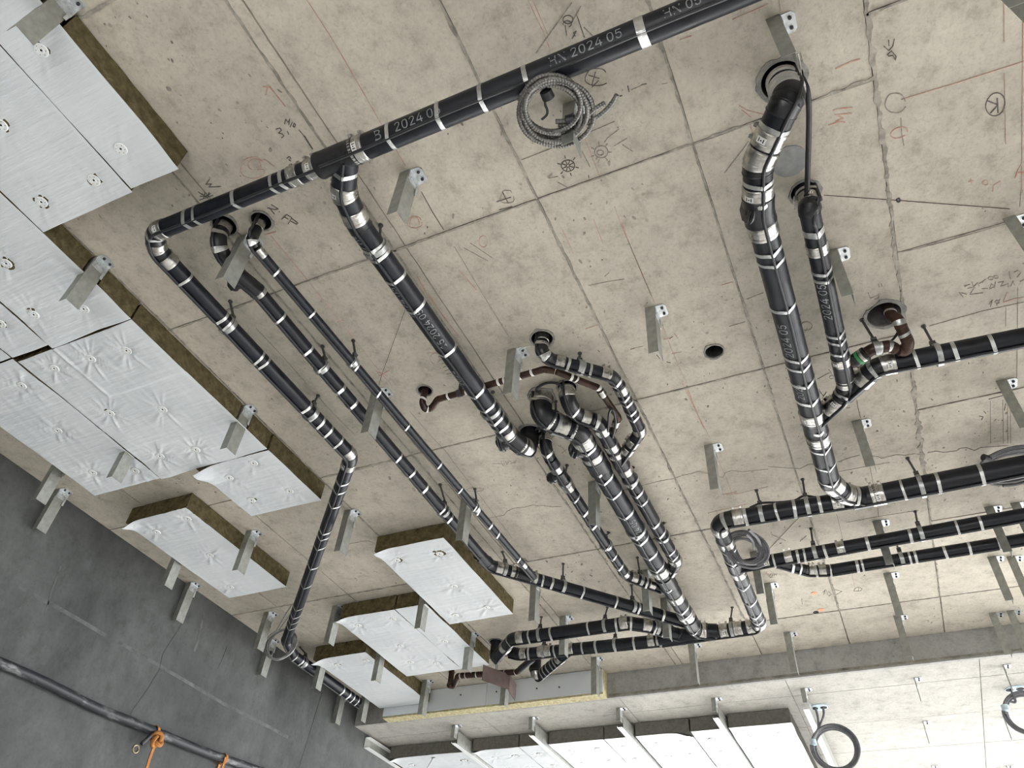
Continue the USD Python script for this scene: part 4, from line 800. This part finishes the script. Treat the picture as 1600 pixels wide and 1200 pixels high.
for px, lb in [((1586, 336), 'galvanized steel angle drop cut by the right image edge, upper, right of the oval hole'), ((1572, 592), 'galvanized steel angle drop at the right image edge below the upper right pipe'),
               ((1592, 784), 'galvanized steel angle drop at the right image edge between big pipe and thin parallel pipes'), ((1585, 868), 'galvanized steel angle drop at the right image edge just below the lower thin parallel pipe'),
               ((1584, 953), 'galvanized steel angle drop at the grey step near the right edge, right of two')]:
    q = at(*px, 0); DPOS.append((q, lb))
q = at(1604, 2, .28); q[2] = CEIL; DPOS.append((q, 'dark galvanized steel angle drop showing only its tip in the upper right corner'))
first = None
for q, lb in DPOS:
    if first is None:
        first = based('steel_angle_drop', lb, 'steel angle', q, group=GA); angle_parts(first, q, .28)
    else: copy_of(first, 'steel_angle_drop', q, lb, GA)

# ================================================================== INSULATION BOARDS
NOTCH = [sbox(q[0] - .012, q[1] - .048, q[0] + .078, q[1] + .05) for q, _ in DPOS]
TH_B = .108
def facing_mesh(x0, x1, y0, y1, z, wash, seed, curls=(), step=.0125, amp=1.0, notch=(), lap=None):
    nx, ny = int((x1 - x0) / step) + 1, int((y1 - y0) / step) + 1
    X, Y = np.meshgrid(np.linspace(x0, x1, nx), np.linspace(y0, y1, ny), indexing='ij'); p3 = np.stack([X * 3, Y * 3, np.full_like(X, seed * 5.3)], -1)
    h = amp * (.010 * (meshkit.fbm(p3, 3, seed) - .35) + .0022 * meshkit.fbm(np.stack([X * 9, Y * 42, np.full_like(X, seed)], -1), 3, seed))
    for k, (wx, wy) in enumerate(wash):
        dx, dy = X - wx, Y - wy; d = np.hypot(dx, dy); a = np.arctan2(dy, dx)
        n_ = 5 + (k + seed) % 3; ph = (k * 1.9 + seed)
        fold = np.maximum(0, np.cos(a * n_ + ph + 1.2 * np.sin(a * 2 + ph))) ** 6 + .7 * np.maximum(0, np.cos(a * (n_ + 3) + ph * 2)) ** 10
        h += amp * (.0042 * fold * np.exp(-((d - .06) / (.04 + .03 * math.sin(k * 2.3 + seed) ** 2)) ** 2)) - .007 * np.exp(-(d / .03) ** 2)
        h = np.where(d < .026, -.0015, h)
    if lap: h += .0045 * np.exp(-((Y - lap[0] - .012 * (X - lap[1])) / .009) ** 2) * (X < lap[1]) * (.5 + meshkit.noise(np.stack([X * 14, X * 0, X * 0], -1), 5)) + .0022 * (Y < lap[0]) * (X < lap[1])
    for cx, cy, a_, s_ in curls:                                 # lifted corners and edges
        h += a_ * np.exp(-(((X - cx) ** 2 + (Y - cy) ** 2) / s_ ** 2))
    ex = .004 * (meshkit.fbm(np.stack([Y * 5, np.full_like(Y, seed * 2.), X * 0], -1), 2, 3) - .5) * 2; ey = .004 * (meshkit.fbm(np.stack([X * 5, np.full_like(X, seed * 3.), Y * 0], -1), 2, 4) - .5) * 2
    fx = np.abs((X - (x0 + x1) / 2) / ((x1 - x0) / 2)) ** 20; fy = np.abs((Y - (y0 + y1) / 2) / ((y1 - y0) / 2)) ** 20
    V = np.stack([X + ex * fx, Y + ey * fy, z - .0015 - np.maximum(h, -.003)], -1).reshape(-1, 3)
    i, j = np.meshgrid(np.arange(nx - 1), np.arange(ny - 1), indexing='ij'); a = (i * ny + j).ravel()
    F = np.stack([a, a + 1, a + ny + 1, a + ny], 1)
    if notch:
        cen = V[F].mean(1); keep = np.ones(len(F), bool)
        for nb in notch: keep &= ~((cen[:, 0] > nb[0]) & (cen[:, 0] < nb[2]) & (cen[:, 1] > nb[1]) & (cen[:, 1] < nb[3]))
        F = F[keep]
    F = F[:, ::-1] if False else F
    back = V + [0, 0, .0012]                                       # the film has a back and a rim
    rim = np.r_[np.arange(ny - 1), np.arange(ny - 1, nx * ny - 1, ny), np.arange(nx * ny - 1, (nx - 1) * ny, -1), np.arange((nx - 1) * ny, 0, -ny)]
    n = len(V); r2_ = np.roll(rim, -1)
    return np.vstack([V, back]), np.vstack([F, F[:, ::-1] + n, np.stack([rim, rim + n, r2_ + n, r2_], 1)])
def board(label, x0, x1, y0, y1, wash_px=(), seed=1, curls=(), top=CEIL, core='wool', group='white-faced insulation boards under the slab', th=TH_B, amp=1.0, wash=None, lap=None):
    base = np.array([x0, y0, top]); p = based('insulation_board', label, 'insulation board', base, group=group)
    rect = sbox(x0, y0, x1, y1); nts = [nb for nb in NOTCH if nb.intersects(rect)] if top == CEIL else []
    shape = rect.buffer(-.003)
    for nb in nts: shape = shape.difference(nb)
    shape = max(getattr(shape, 'geoms', [shape]), key=lambda g_: g_.area)
    ring = np.array(shape.segmentize(.03).exterior.coords)[:-1]
    jit = (meshkit.fbm(np.c_[ring * 22, np.full(len(ring), seed)], 3, 9)[:, None] - .5) * .006
    poly = Polygon(ring + jit * np.sign(ring - np.array([[(x0 + x1) / 2, (y0 + y1) / 2]]))).buffer(0)
    obj(p, 'wool_core', extrude(poly, top - th, top - .0035), core, smooth=False)
    W = wash if wash is not None else [tuple(at(*w_, top - top + (CEIL - top) + th)[:2]) for w_ in wash_px]
    obj(p, 'facing', facing_mesh(x0, x1, y0, y1, top - th, W, seed, curls, amp=amp, lap=lap, step=.008 if lap else .0125), 'facing', smooth=True)
    for wx, wy in W:
        o_ = np.array([wx, wy, top - th - .002])
        wm = obj(p, 'washer', place(lathe([(.0001, -.0005), (.005, -.0005), (.0075, -.0032), (.012, -.0022), (.0135, -.003), (.022, -.0026), (.0245, .0), (.022, .002)], 24), o_, [1, 0, 0], [0, 1, 0], [0, 0, 1]), 'washer')
        obj(wm, 'screw_head', place(lathe([(.0001, -.002), (.0038, -.002), (.0038, .001)], 10), o_, [1, 0, 0], [0, 1, 0], [0, 0, 1]), 'screw')
        if th == TH_B: obj(wm, 'slot', [place(lathe([(.0001, -.0034), (.0016, -.0034), (.0016, -.002)], 6), o_ + [.0165 * math.cos(a), .0165 * math.sin(a), 0], [1, 0, 0], [0, 1, 0], [0, 0, 1]) for a in np.arange(6) * math.pi / 3 + seed], 'screw')
    return p
board('white-faced insulation board at upper left, showing its long brown wool edge and pointed corner', -.45, .772, 1.875, 2.115, [(189, 232), (65, 78)], 1, [(.77, 1.88, .012, .1)], amp=.35)
board('white-faced insulation board along the upper left, between two long dark joints', -.45, .785, 2.12, 2.605, [(147, 281), (65, 315), (2, 195)], 2, amp=.35)
board('white-faced insulation board with a steel angle at its edge, below the upper-left boards', .25, 1.272, 2.61, 3.10, [(10, 411), (53, 491), (131, 482)], 3, [(1.27, 3.1, .01, .12), (1.26, 2.64, .008, .1)], amp=.6)
board('narrow white-faced insulation board at the left image edge above a four-way joint', .25, 1.252, 3.112, 3.35, [(1, 505)], 4, amp=.6)
board('large creased white-faced insulation board in the middle left with five washers', 1.278, 2.245, 2.615, 3.35, [(142, 560), (198, 547), (85, 575), (172, 645), (254, 639), (250, 712), (306, 702)], 5, [(2.24, 3.3, .012, .1)], amp=1.0, lap=(3.11, 1.63))
board('tip of a white-faced insulation board at the left image edge below the four-way joint', .3, 1.250, 3.358, 3.85, [], 6, amp=.6)
board('large creased white-faced insulation board nearest the grey wall on the left', 1.258, 2.245, 3.358, 3.86, [(34, 602), (90, 672), (145, 738), (211, 735)], 7, amp=1.1)
board('smaller white-faced insulation board with a curled corner, ending the left wool edge', 2.252, 2.73, 2.612, 3.11, [(358, 746), (396, 723), (393, 781), (452, 767)], 8, [(2.27, 3.12, .045, .08)], amp=.8)
board('separate white-faced insulation board with two curled corners, alone near the grey wall', 2.525, 3.49, 3.425, 3.915, [(245, 831), (293, 810), (328, 867), (360, 917)], 9, [(2.52, 3.92, .04, .06)], amp=1.0)
board('largest lower white-faced insulation board, in front of the black pipe elbow', 3.30, 4.29, 2.135, 2.62, [(620, 875), (687, 865), (709, 916), (760, 949), (711, 961)], 10, [(3.31, 2.62, .018, .06)], amp=.9)
board('middle lower white-faced insulation board, left half of a pair behind the largest lower one', 3.98, 4.97, 2.885, 3.365, [(560, 977), (614, 967), (626, 1009), (642, 1035), (682, 1036)], 11, [(3.98, 3.36, .02, .05)], amp=.9)
board('narrow white-faced insulation board, right half of a pair, partly under the largest lower one', 3.98, 4.965, 2.64, 2.880, [(695, 1002)], 12, amp=.9)
board('lowest white-faced insulation board with curled corners, against the slab step and the grey wall', 4.50, 5.487, 3.45, 3.935, [(527, 1039), (572, 1032)], 13, [(4.5, 3.94, .035, .07)], amp=.9)
# boards on the vertical slab step: white face towards us, yellow wool edge below
FX = 5.497
ys = [3.90, at_x(761, 1075, FX)[1], at_x(930, 1066, FX)[1] + .02, 1.935]
for k, lb in enumerate(['white board fixed upright on the slab step, left, with a ragged yellow wool bottom edge', 'white board fixed upright on the slab step, right of the rusty plate', 'short end piece of white board upright on the slab step, beside the bare grey face']):
    y1_, y0_ = ys[k] - .0015, ys[k + 1] + .0015
    p = based('step_board', lb, 'insulation board', [FX, y0_, CEIL])
    yy = np.linspace(y0_, y1_, max(4, int((y1_ - y0_) / .02))); jit = .006 * (meshkit.fbm(np.c_[yy * 14, yy * 0, yy * 0], 3, 5) - .4)
    front = np.c_[np.full(len(yy), FX + .004), yy]; poly = Polygon(np.vstack([front + np.c_[jit, jit * 0], [[STEP_X - .001, y1_], [STEP_X - .001, y0_]]])).buffer(0)
    obj(p, 'wool_core', extrude(poly, LOW - .004, CEIL - .002), 'wool_pale', smooth=False)
    obj(p, 'facing', bx(FX - .001, FX + .003, y0_, y1_, LOW + .010, CEIL - .003), 'facing', smooth=False)
    for px in ((720, 1086), (776, 1081), (839, 1076), (874, 1074)):
        w_ = at_x(*px, FX)
        if y0_ < w_[1] < y1_: obj(p, 'screw_head', place(lathe([(.0001, .006), (.006, .006), (.006, 0)], 10), w_ - [.001, 0, 0], [0, 1, 0], [0, 0, 1], [-1, 0, 0]), 'screw')
# boards under the lower slab beyond the step
yj = [at(808, 1166, .30)[1], at(940, 1152, .30)[1], at(1081, 1147, .30)[1]]
GL = 'white-faced insulation boards under the far lower slab'
for k, (a, b, lb) in enumerate([(3.41, 4.19, 'white-faced board under the far lower slab, farthest left beside the grey wall'), (yj[0] + .003, 3.352, 'white-faced board under the far slab, between first and second channel from the wall'), (2.70, yj[0] - .003, 'narrow white-faced board under the far lower slab, just left of the second steel channel'),
        (yj[1] + .003, 2.64, 'white-faced board under the far lower slab, just right of the second steel channel'), (1.95, yj[1] - .003, 'narrow white-faced board under the far lower slab, just left of the third steel channel'), (yj[2] + .003, 1.89, 'white-faced board under the far lower slab, right of the third channel, with a drooping corner'),
        (1.215, yj[2] - .003, 'narrow white-faced board under the far lower slab, just left of the fourth steel channel'), (.685, 1.15, 'white-faced board under the far lower slab, right of the fourth channel, ending beside bare concrete')]):
    x0_ = 6.12; cu = [(x0_, b, .025, .06)] if k == 0 else ([(x0_, b - .02, .014, .05)] if k in (1, 5) else ([(x0_, a + .02, .035, .07)] if k == 5 else []))
    if k == 5: cu = [(x0_, a, .035, .08)]
    W = [(x_, y_) for x_ in (6.32, 6.62, 6.95, 7.3) for y_ in ((a + .12, b - .12) if b - a > .4 else ((a + b) / 2,))]
    board(lb, x0_, 7.6, a, b, (), 20 + k, cu, LOW, 'wool_grey', GL, .105, .7, W)

# ================================================================== FAR LOWER SLAB: clips, channels, boxes
def short_drop(p, b, L, lip=.030):
    m_ = trimesh.creation.extrude_polygon(Polygon([(0, 0), (.05, 0), (.05, .0016), (.0016, .0016), (.0016, lip), (0, lip)]), L, engine='earcut'); m_.apply_translation(b - [0, 0, L]); obj(p, 'steel_angle', m_, 'galv', smooth=False)
    def B_(*a): q_ = bx(*a); q_.apply_translation(b); return q_
    cp = obj(p, 'clip_angle', [B_(.0, .055, -.045, 0, -.003, 0), B_(.0, .055, -.003, 0, -.06, 0)], 'clip', smooth=False)
    for x in (.014, .042): obj(cp, 'bolt', place(lathe([(.0001, 0), (.006, 0), (.006, -.006), (.0001, -.006)], 6), b + [x, -.026, -.003], [1, 0, 0], [0, 1, 0], [0, 0, 1]), 'bolt')
CH = [(615, 1148, 'first'), (708, 1130, 'second'), (832, 1120, 'third'), (968, 1105, 'fourth'), (1117, 1090, 'fifth'), (1257, 1075, 'sixth')]
CHY = [3.40, 2.66, 1.915, 1.175, .53]
firstc = None
for k, (px, py, w_) in enumerate([(615, 1148, 'first'), (708, 1130, 'second'), (832, 1120, 'third'), (968, 1105, 'fourth'), (1117, 1090, 'fifth')]):
    pass
HP = [(at(x, y, .19)) for x, y in ((615, 1148), (708, 1130), (832, 1120), (968, 1105), (1117, 1090), (1257, 1075))]
chan_y = [HP[1][1], HP[2][1], HP[3][1], HP[4][1], HP[5][1]]
names = ['leftmost', 'second', 'third', 'fourth', 'rightmost']
for k, y in enumerate(chan_y):
    h = np.array([5.795, y, LOW]); lb = f'short galvanized clip at the start of the {names[k]} steel channel under the far slab'
    if firstc is None: firstc = based('channel_clip', lb, 'steel clip', h, group='clips of the steel channels'); short_drop(firstc, h, .10)
    else: copy_of(firstc, 'channel_clip', h, lb)
firstk = None
for k, y in enumerate(chan_y):
    b = np.array([5.862, y, LOW]); lb = f'long galvanized steel channel under the far lower slab, {names[k]} of the row'
    if firstk is None:
        firstk = based('steel_channel', lb, 'steel channel', b, group='steel channels under the far lower slab')
        def B_(*a): q_ = bx(*a); q_.apply_translation(b); return q_
        obj(firstk, 'web', B_(0, 3.2, -.001, .001, -.133, -.03), 'galv', smooth=False); obj(firstk, 'bottom_flange', [B_(-.03, 3.2, 0, .040, -.1345, -.133), B_(-.03, 3.2, .0388, .040, -.133, -.123)], 'white_steel', smooth=False)
        obj(firstk, 'top_flange', B_(.04, 3.2, 0, .030, -.031, -.0295), 'galv', smooth=False)
    else: copy_of(firstk, 'steel_channel', b, lb)
b = np.array([5.79, WY - .052, LOW]); p = based('wall_channel', 'galvanized steel channel lying along the top of the grey wall beyond the slab step', 'steel channel', b)
obj(p, 'web', bx(b[0], b[0] + 3, WY - .004, WY - .002, LOW - .115, LOW - .03), 'galv', smooth=False); obj(p, 'bottom_flange', bx(b[0], b[0] + 3, WY - .052, WY - .002, LOW - .117, LOW - .114), 'white_steel', smooth=False); obj(p, 'top_flange', bx(b[0], b[0] + 3, WY - .052, WY - .002, LOW - .032, LOW - .029), 'white_steel', smooth=False)
firstd = None
for px, py, lb in [(1434, 1060, 'short steel drop on the far lower slab, upper left of the small bright clips'), (1447, 1128, 'short steel drop on the far lower slab, second down in the left row'), (1460, 1197, 'short steel drop on the far lower slab at the bottom edge, left row'),
                   (1573, 1040, 'short steel drop on the far lower slab above the right-edge cable coil'), (1573, 1120, 'short steel drop on the far lower slab half behind the right-edge cable coil'), (1577, 1197, 'short steel drop on the far lower slab in the bottom right corner')]:
    q = at(px, py, .19) - [.02, -.02, 0]; q[2] = LOW
    if firstd is None:
        firstd = based('steel_drop', lb, 'steel angle', q, group='short drops of the far lower slab')
        short_drop(firstd, q, .16, .005)
    else: copy_of(firstd, 'steel_drop', q, lb)
o_ = at(677, 1184, .30); p = based('threaded_pin', 'short steel pin with a T head in a white board under the far slab', 'pin', o_)
e_ = at(667, 1201, .36); obj(p, 'shank', tube([o_, e_], .004, 8), 'strap'); tdir = np.array([0, .02, 0]); obj(p, 'head', tube([o_ - tdir, o_ + tdir], .0045, 8), 'strap')

# ================================================================== COILS OF CABLE AND CONDUIT
def coil_path(C, u, v, rad, loops, seed, wob=.12, thick=.012, start=0.0):
    n = np.cross(u, v); n = n / np.linalg.norm(n); t = np.linspace(0, loops * 2 * math.pi, int(loops * 40)) + start
    q = np.c_[np.cos(t * .16) * 1.5 + seed * 7, np.sin(t * .16) * 1.5, t * .33]
    rr = rad * (1 + wob * (meshkit.noise(q, seed) - .5) * 2); off = thick * (meshkit.noise(q + 9, seed + 1) - .5) * 2
    return C + rr[:, None] * (np.cos(t)[:, None] * u + np.sin(t)[:, None] * v) + off[:, None] * n
def ribbed(P, r, pitch=.009, n=10):
    P = resample(P, pitch / 3); k = np.arange(len(P)) % 3
    return tube(P, r * np.where(k == 1, 1.0, .86), n)
eX, eY, eZ = np.eye(3)
R1 = rw(863, 172, 96, .2)
C = at(865, 173, .20); p = based('conduit_coil', 'coil of ribbed flexible metal conduit tied with black tape under the top pipe', 'conduit coil', C)
for k in range(6):
    obj(p, 'conduit_loop', ribbed(coil_path(C + [.016 * (k % 4) - .022, .012 * (k % 3) - .012, .008 * k - .024], eX, eY, R1 * (.90 + .055 * (k % 4)), 1.06, 3 + k, .16, .012, k * 1.7), .0088), 'conduit')
for k, tl in enumerate([[(868, 190), (893, 188), (915, 181), (930, 170), (945, 161)], [(872, 196), (905, 193), (925, 188), (944, 175), (957, 160), (964, 148)]]):
    obj(p, 'conduit_tail', ribbed(smooth_path([at(*q, .20 - .005 * k) for q in tl], 6), .0088), 'conduit')
for px in ((855, 148), (892, 188)):
    o_ = at(*px, .20); obj(p, 'tape_tie', place(lathe([(.012, -.016), (.02, -.014), (.021, .012), (.014, .016)], 14), o_, eZ, eY if px[0] < 870 else eX, eX if px[0] < 870 else eY), 'cable')
rb = [at(*q, .205) for q in ((851, 153), (852, 164), (855, 172), (854, 180), (846, 187))]; T_, A_, B_ = frames(smooth_path(rb, 5)); P_ = smooth_path(rb, 5)
obj(p, 'tape_end', (np.vstack([P_ + B_ * .004, P_ - B_ * .004, P_ + B_ * .004 + [0, 0, .001], P_ - B_ * .004 + [0, 0, .001]]), np.vstack([[[i, i + 1, i + 1 + len(P_), i + len(P_)], [i + 2 * len(P_), i + 3 * len(P_), i + 1 + 3 * len(P_), i + 1 + 2 * len(P_)]] for i in range(len(P_) - 1)])), 'cable')
C = at(1168, 859, .21); p = based('cable_coil', 'oval coil of grey cable against the big pipe left of the two thin parallel pipes', 'cable coil', C)
uu, vv = unit([.60, -.30, -.74]), unit([.10, -.97, .12])
for k in range(6): obj(p, 'cable_loop', tube(coil_path(C + [.004 * k - .01, .006 * (k % 3), .004 * (k % 2)], uu, vv, .106 - .008 * k, 1.05, 11 + k, .10, .016, k), .0068, 8), 'grey_cable')
for tl in ([(1182, 868), (1189, 858), (1184, 842), (1170, 828)], [(1178, 858), (1176, 845), (1166, 834)]): obj(p, 'cable_tail', tube(smooth_path([at(*q, .20) for q in tl], 6), .0075, 8), 'grey_cable')
C = at(439, 1006, .17); p = based('cable_coil', 'round coil of thin grey wire hanging from the slanting pipe by the grey wall', 'cable coil', C)
yaw = unit([.45, -.9, 0])
for k in range(6): obj(p, 'cable_loop', tube(coil_path(C + [.004 * k, .003 * k, 0], yaw * (1 - .12 * (k // 2)), eZ, .113, 1.03, 21 + k, .07, .016, k * 1.1), .0048, 8), 'wire')
for tl in ([(432, 985), (445, 962), (456, 945)], [(436, 984), (452, 962), (459, 950)]): obj(p, 'cable_tail', tube(smooth_path([at(tl[0][0], tl[0][1], .10), at(tl[1][0], tl[1][1], .10), at(tl[2][0], tl[2][1], .10)], 6), .0042, 8), 'wire')
o_ = at(423, 1020, .17); obj(p, 'tape_tie', place(lathe([(.008, -.012), (.012, -.01), (.012, .01), (.008, .012)], 10), o_, eX, eY, eZ), 'cable')
C = at(1582, 726, .07); p = based('cable_coil', 'flat coil of grey conduit lying above the big pipe at the right image edge', 'cable coil', C)
for k in range(5): obj(p, 'cable_loop', tube(coil_path(C + [0, 0, .006 * k - .01], eX * (.98 - .10 * k), eY, .155 - .010 * k, 1.05, 31 + k, .06, .01, k * 1.3), .008, 8), 'grey_cable')
o_ = at(1541, 716, .085); obj(p, 'tape_tie', place(lathe([(.01, -.02), (.017, -.018), (.017, .018), (.01, .02)], 12), o_, eZ, unit([1, 1, 0]), unit([1, -1, 0])), 'cable')
for (bx_, by_, ccx, ccy, rp, lb, key, n_) in [(1280, 1105, 1304, 1168, 29, 'round coil of dark cable hanging from a ceiling box next to the rightmost steel channel', 0, 2), (1586, 1076, 1606, 1113, 25, 'coil of dark cable hanging from a ceiling box at the right image edge', 1, 1)]:
    B0 = at(bx_, by_, .19); X0 = B0[0]
    pb = based('ceiling_box', ['pale blue conduit box cast in the far lower slab, left, with a cable coil below', 'pale blue conduit box cast in the far lower slab at the right image edge'][key], 'conduit box', B0)
    obj(pb, 'box_rim', extrude(blob(B0[0], B0[1], .062, .22, 40 + key), LOW - .004, LOW + .003), 'bluebox', smooth=False)
    for dy in (.035, -.03): obj(pb, 'conduit_mouth', extrude(Point(B0[0] + .005, B0[1] + dy).buffer(.024), LOW - .006, LOW + .003), 'dark', smooth=False)
    C = at_x(ccx, ccy, X0); rr = rp * np.linalg.norm(C - ORG) / FPX; p = based('cable_coil', lb, 'cable coil', C)
    for k in range(4): obj(p, 'cable_loop', tube(coil_path(C + [.008 * k, 0, 0], eY, eZ, rr * (1.02 - .055 * (k % 4)), 1.03, 41 + k + key * 9, .06, .014, k), .0085, 8), 'grey_cable')
    tip = C + rr * (eY * (.75 if key == 0 else .6) + eZ * .6)
    for k, dy in enumerate((.03, -.025)[:n_]):
        P_ = [B0 + [0, dy, .01], B0 + [0, dy * .8, -.06], (B0 + [0, 0, -.1] + tip * 1.0) / 2, tip]; obj(p, 'cable_drop', tube(smooth_path(P_, 8), .0085, 8), 'grey_cable')
    obj(p, 'tape_tie', place(lathe([(.01, -.022), (.024, -.018), (.024, .018), (.01, .022)], 12), C + rr * (eY * .88 + eZ * .30), eX, eY, eZ), 'bluebox')

# ================================================================== SINGLE CABLES
P_ = smooth_path([at(1250, 118, 0), at(1256, 127, .03), at(1262, 145, .05), at(1264, 180, .05), at(1263, 230, .05), at(1261, 295, .06), at(1260, 306, .09)], 6)
p = based('black_cable', 'loose black cable from the film-wrapped hole down to the smaller hole beside it', 'cable', P_[0]); obj(p, 'cable_run', tube(P_, .0095, 10), 'cable')
P_ = smooth_path([at(1246, 84, .01), at(1250, 100, .005), at(1252, 121, .02)], 5); p = based('grey_wire', 'thin pale wire from the steel angle drop at the upper right to the film-wrapped hole', 'wire', P_[0]); obj(p, 'wire_run', tube(P_, .003, 6), 'bag')
P_ = smooth_path([at(1263, 787, .13), at(1240, 781, .10), at(1215, 784, .10), at(1190, 786, .10), at(1178, 788, .11), at(1168, 794, .14)], 5)
p = based('black_cable', 'loose black cable arching above the big horizontal pipe by the U-turn', 'cable', P_[0]); obj(p, 'cable_run', tube(smooth_path([at(1292, 776, .13), at(1277, 777, .12), at(1256, 775, .11), at(1241, 782, .12), at(1215, 785, .11), at(1190, 786, .11), at(1172, 793, .13)], 5), .006, 8), 'cable')
P_ = smooth_path([at(844, 617, .02), at(838, 608, .012), at(850, 600, .01), at(864, 598, .012), at(876, 602, .03), at(880, 612, .05)], 6)
p = based('black_cable', 'short black cable looping between the two holes at the centre of the pipe cluster', 'cable', P_[0]); obj(p, 'cable_run', tube(P_, .006, 8), 'cable')
P_ = smooth_path([at(853, 676, .03), at(843, 669, .012), at(836, 674, .01), at(836, 684, .01), at(840, 690, .012)], 6)
p = based('black_cable', 'small black cable loop at the hole between the blind elbow and the thin pipe', 'cable', P_[0]); obj(p, 'cable_run', tube(P_, .006, 8), 'cable')
P_ = smooth_path([at(1401, 497, .08), at(1403, 517, .10), at(1398, 527, .11), at(1392, 533, .12)], 6)
p = based('black_cable', 'thin black cable hanging beside the brown copper trap', 'cable', P_[0]); obj(p, 'cable_run', tube(P_, .005, 8), 'cable')
P_ = smooth_path([at(824, 541, .03), at(815, 548, .06), at(808, 552, .03)], 6) if False else smooth_path([at(829, 540, .02), at(819, 543, .05), at(812, 548, .03)], 6)
p = based('white_wire', 'short white wire from the steel angle to the top hole of the central pipe cluster', 'wire', P_[0]); obj(p, 'wire_run', tube(P_, .0035, 6), 'label')
P_ = smooth_path([at(944, 690, .11), at(950, 670, .11), at(952, 645, .11), at(958, 640, .11), at(962, 660, .11), at(957, 684, .11)], 6)
p = based('black_cable', 'black cable loop taped to the lower end of the copper pipe', 'cable', P_[0]); obj(p, 'cable_run', tube(P_, .006, 8), 'cable')

# ================================================================== RUSTY PLATE
d0, d1 = .13, .245
a, b_, c_ = at(755, 1039, d0), at(796, 1054, d0), at(801, 1066, d0); p = based('rusty_plate', 'rusty brown bent steel plate hanging among the pipes at the bottom centre', 'steel plate', a)
def plate(q0, q1, z0, z1, t_):
    d = unit((q1 - q0) * [1, 1, 0]); n_ = np.cross(d, eZ) * t_; q = [q0, q1, q1 + n_, q0 + n_]
    return np.array([[x[0], x[1], z] for z in (z0, z1) for x in q]), np.array([[0, 1, 2, 3], [7, 6, 5, 4], [0, 4, 5, 1], [1, 5, 6, 2], [2, 6, 7, 3], [3, 7, 4, 0]])
obj(p, 'wide_flange', plate(a, b_, CEIL - d0, CEIL - d1, .005), 'rust', smooth=False); obj(p, 'bent_flange', plate(b_, at(806, 1070, d0), CEIL - d0, CEIL - d1 - .01, .005), 'rust', smooth=False)
q = (a + b_) / 2; obj(p, 'hanger_tab', bx(q[0] - .012, q[0] + .012, q[1] - .003, q[1] + .003, CEIL - d0, CEIL), 'galv', smooth=False)

# ================================================================== ON THE GREY WALL
HY = WY - .04
P_ = smooth_path([at_y(*q, HY) for q in ((-90, 1000), (0, 1036), (50, 1057), (100, 1081), (150, 1106), (200, 1126), (242, 1143), (275, 1157), (325, 1177), (375, 1194), (440, 1217), (520, 1244))], 6)
p = based('wall_pipe', 'scuffed black plastic pipe running across the grey wall', 'pipe', P_[0]); obj(p, 'pipe_run', tube(P_, .028, 16), 'hose')
for q in ((60, 1061), (300, 1167)):
    w_ = at_y(*q, HY); obj(p, 'saddle', [bx(w_[0] - .012, w_[0] + .012, HY - .01, WY, w_[2] - .01, w_[2] + .01)], 'bolt', smooth=False)
def hose_at(px): return P_[int(np.argmin(np.linalg.norm(proj(P_) - np.array(px), axis=1)))]
def strap_loop(c, w_=.0105, r_=.034):
    t = np.linspace(0, 2 * math.pi, 25); V = []; F = []
    for x in t:
        d = np.array([0, math.cos(x), math.sin(x)]); s_ = r_ if math.sin(x) > -.2 else r_ * 1.15
        V += [c + d * s_ - eX * w_, c + d * s_ + eX * w_, c + d * (s_ - .004) + eX * w_, c + d * (s_ - .004) - eX * w_]
    for i in range(24):
        for k in range(4): F.append([4 * i + k, 4 * i + (k + 1) % 4, 4 * i + 4 + (k + 1) % 4, 4 * i + 4 + k])
    return np.array(V), np.array(F)
c0 = hose_at((243, 1142)); p = based('orange_strap', 'orange webbing strap knotted round the black wall pipe, with a dark strap and snap hook', 'strap', c0)
obj(p, 'loop', strap_loop(c0), 'orange')
kn = c0 + [0.0, -.045, -.055]; kp = [kn + [.030 * math.cos(2 * t) * (1 + .35 * math.cos(3 * t)), .014 * math.sin(3 * t), .030 * math.sin(2 * t) * (1 + .35 * math.cos(3 * t))] for t in np.linspace(0, 2 * math.pi, 60)]
obj(p, 'knot', tube(kp, .013, 10), 'orange')
tail = [kn + [0, 0, -.02], kn + [-.004, 0, -.10], kn + [.002, 0, -.22], kn + [0, 0, -.6]]; tl = smooth_path(tail, 6); Tt, At, Bt = frames(tl, (0, -1, 0))
obj(p, 'tail', [place(bx(-.0095, .0095, -.004, .004, 0, np.linalg.norm(tl[i + 1] - tl[i]) * 1.02), tl[i], eX, eY, unit(tl[i + 1] - tl[i])) for i in range(len(tl) - 1)], 'orange', smooth=False)
hk = at_y(212, 1170, HY - .05); h0 = at_y(235, 1150, HY - .05); dk = unit(hk - h0); hk2 = hk
obj(p, 'dark_strap', tube([h0, h0 + (hk - h0) * .62], [.013, .011], 10), 'bolt')
tt = np.linspace(0, 2 * math.pi, 26); pv = np.cross(dk, eY); obj(p, 'snap_hook', tube([hk + .021 * (math.cos(x) * dk + math.sin(x) * pv) for x in tt], .006, 8), 'brass')
c1 = hose_at((345, 1184)); p = based('orange_strap', 'second orange webbing strap looped over the black wall pipe at the bottom image edge', 'strap', c1)
obj(p, 'loop', strap_loop(c1), 'orange')
for dx, dy in ((-.02, -.04), (.01, .034)):
    q_ = c1 + [dx, -.038 if dy < 0 else .03, 0]; obj(p, 'tail', bx(q_[0] - .009, q_[0] + .009, q_[1] - .003, q_[1] + .003, q_[2] - .6, q_[2]), 'orange', smooth=False)
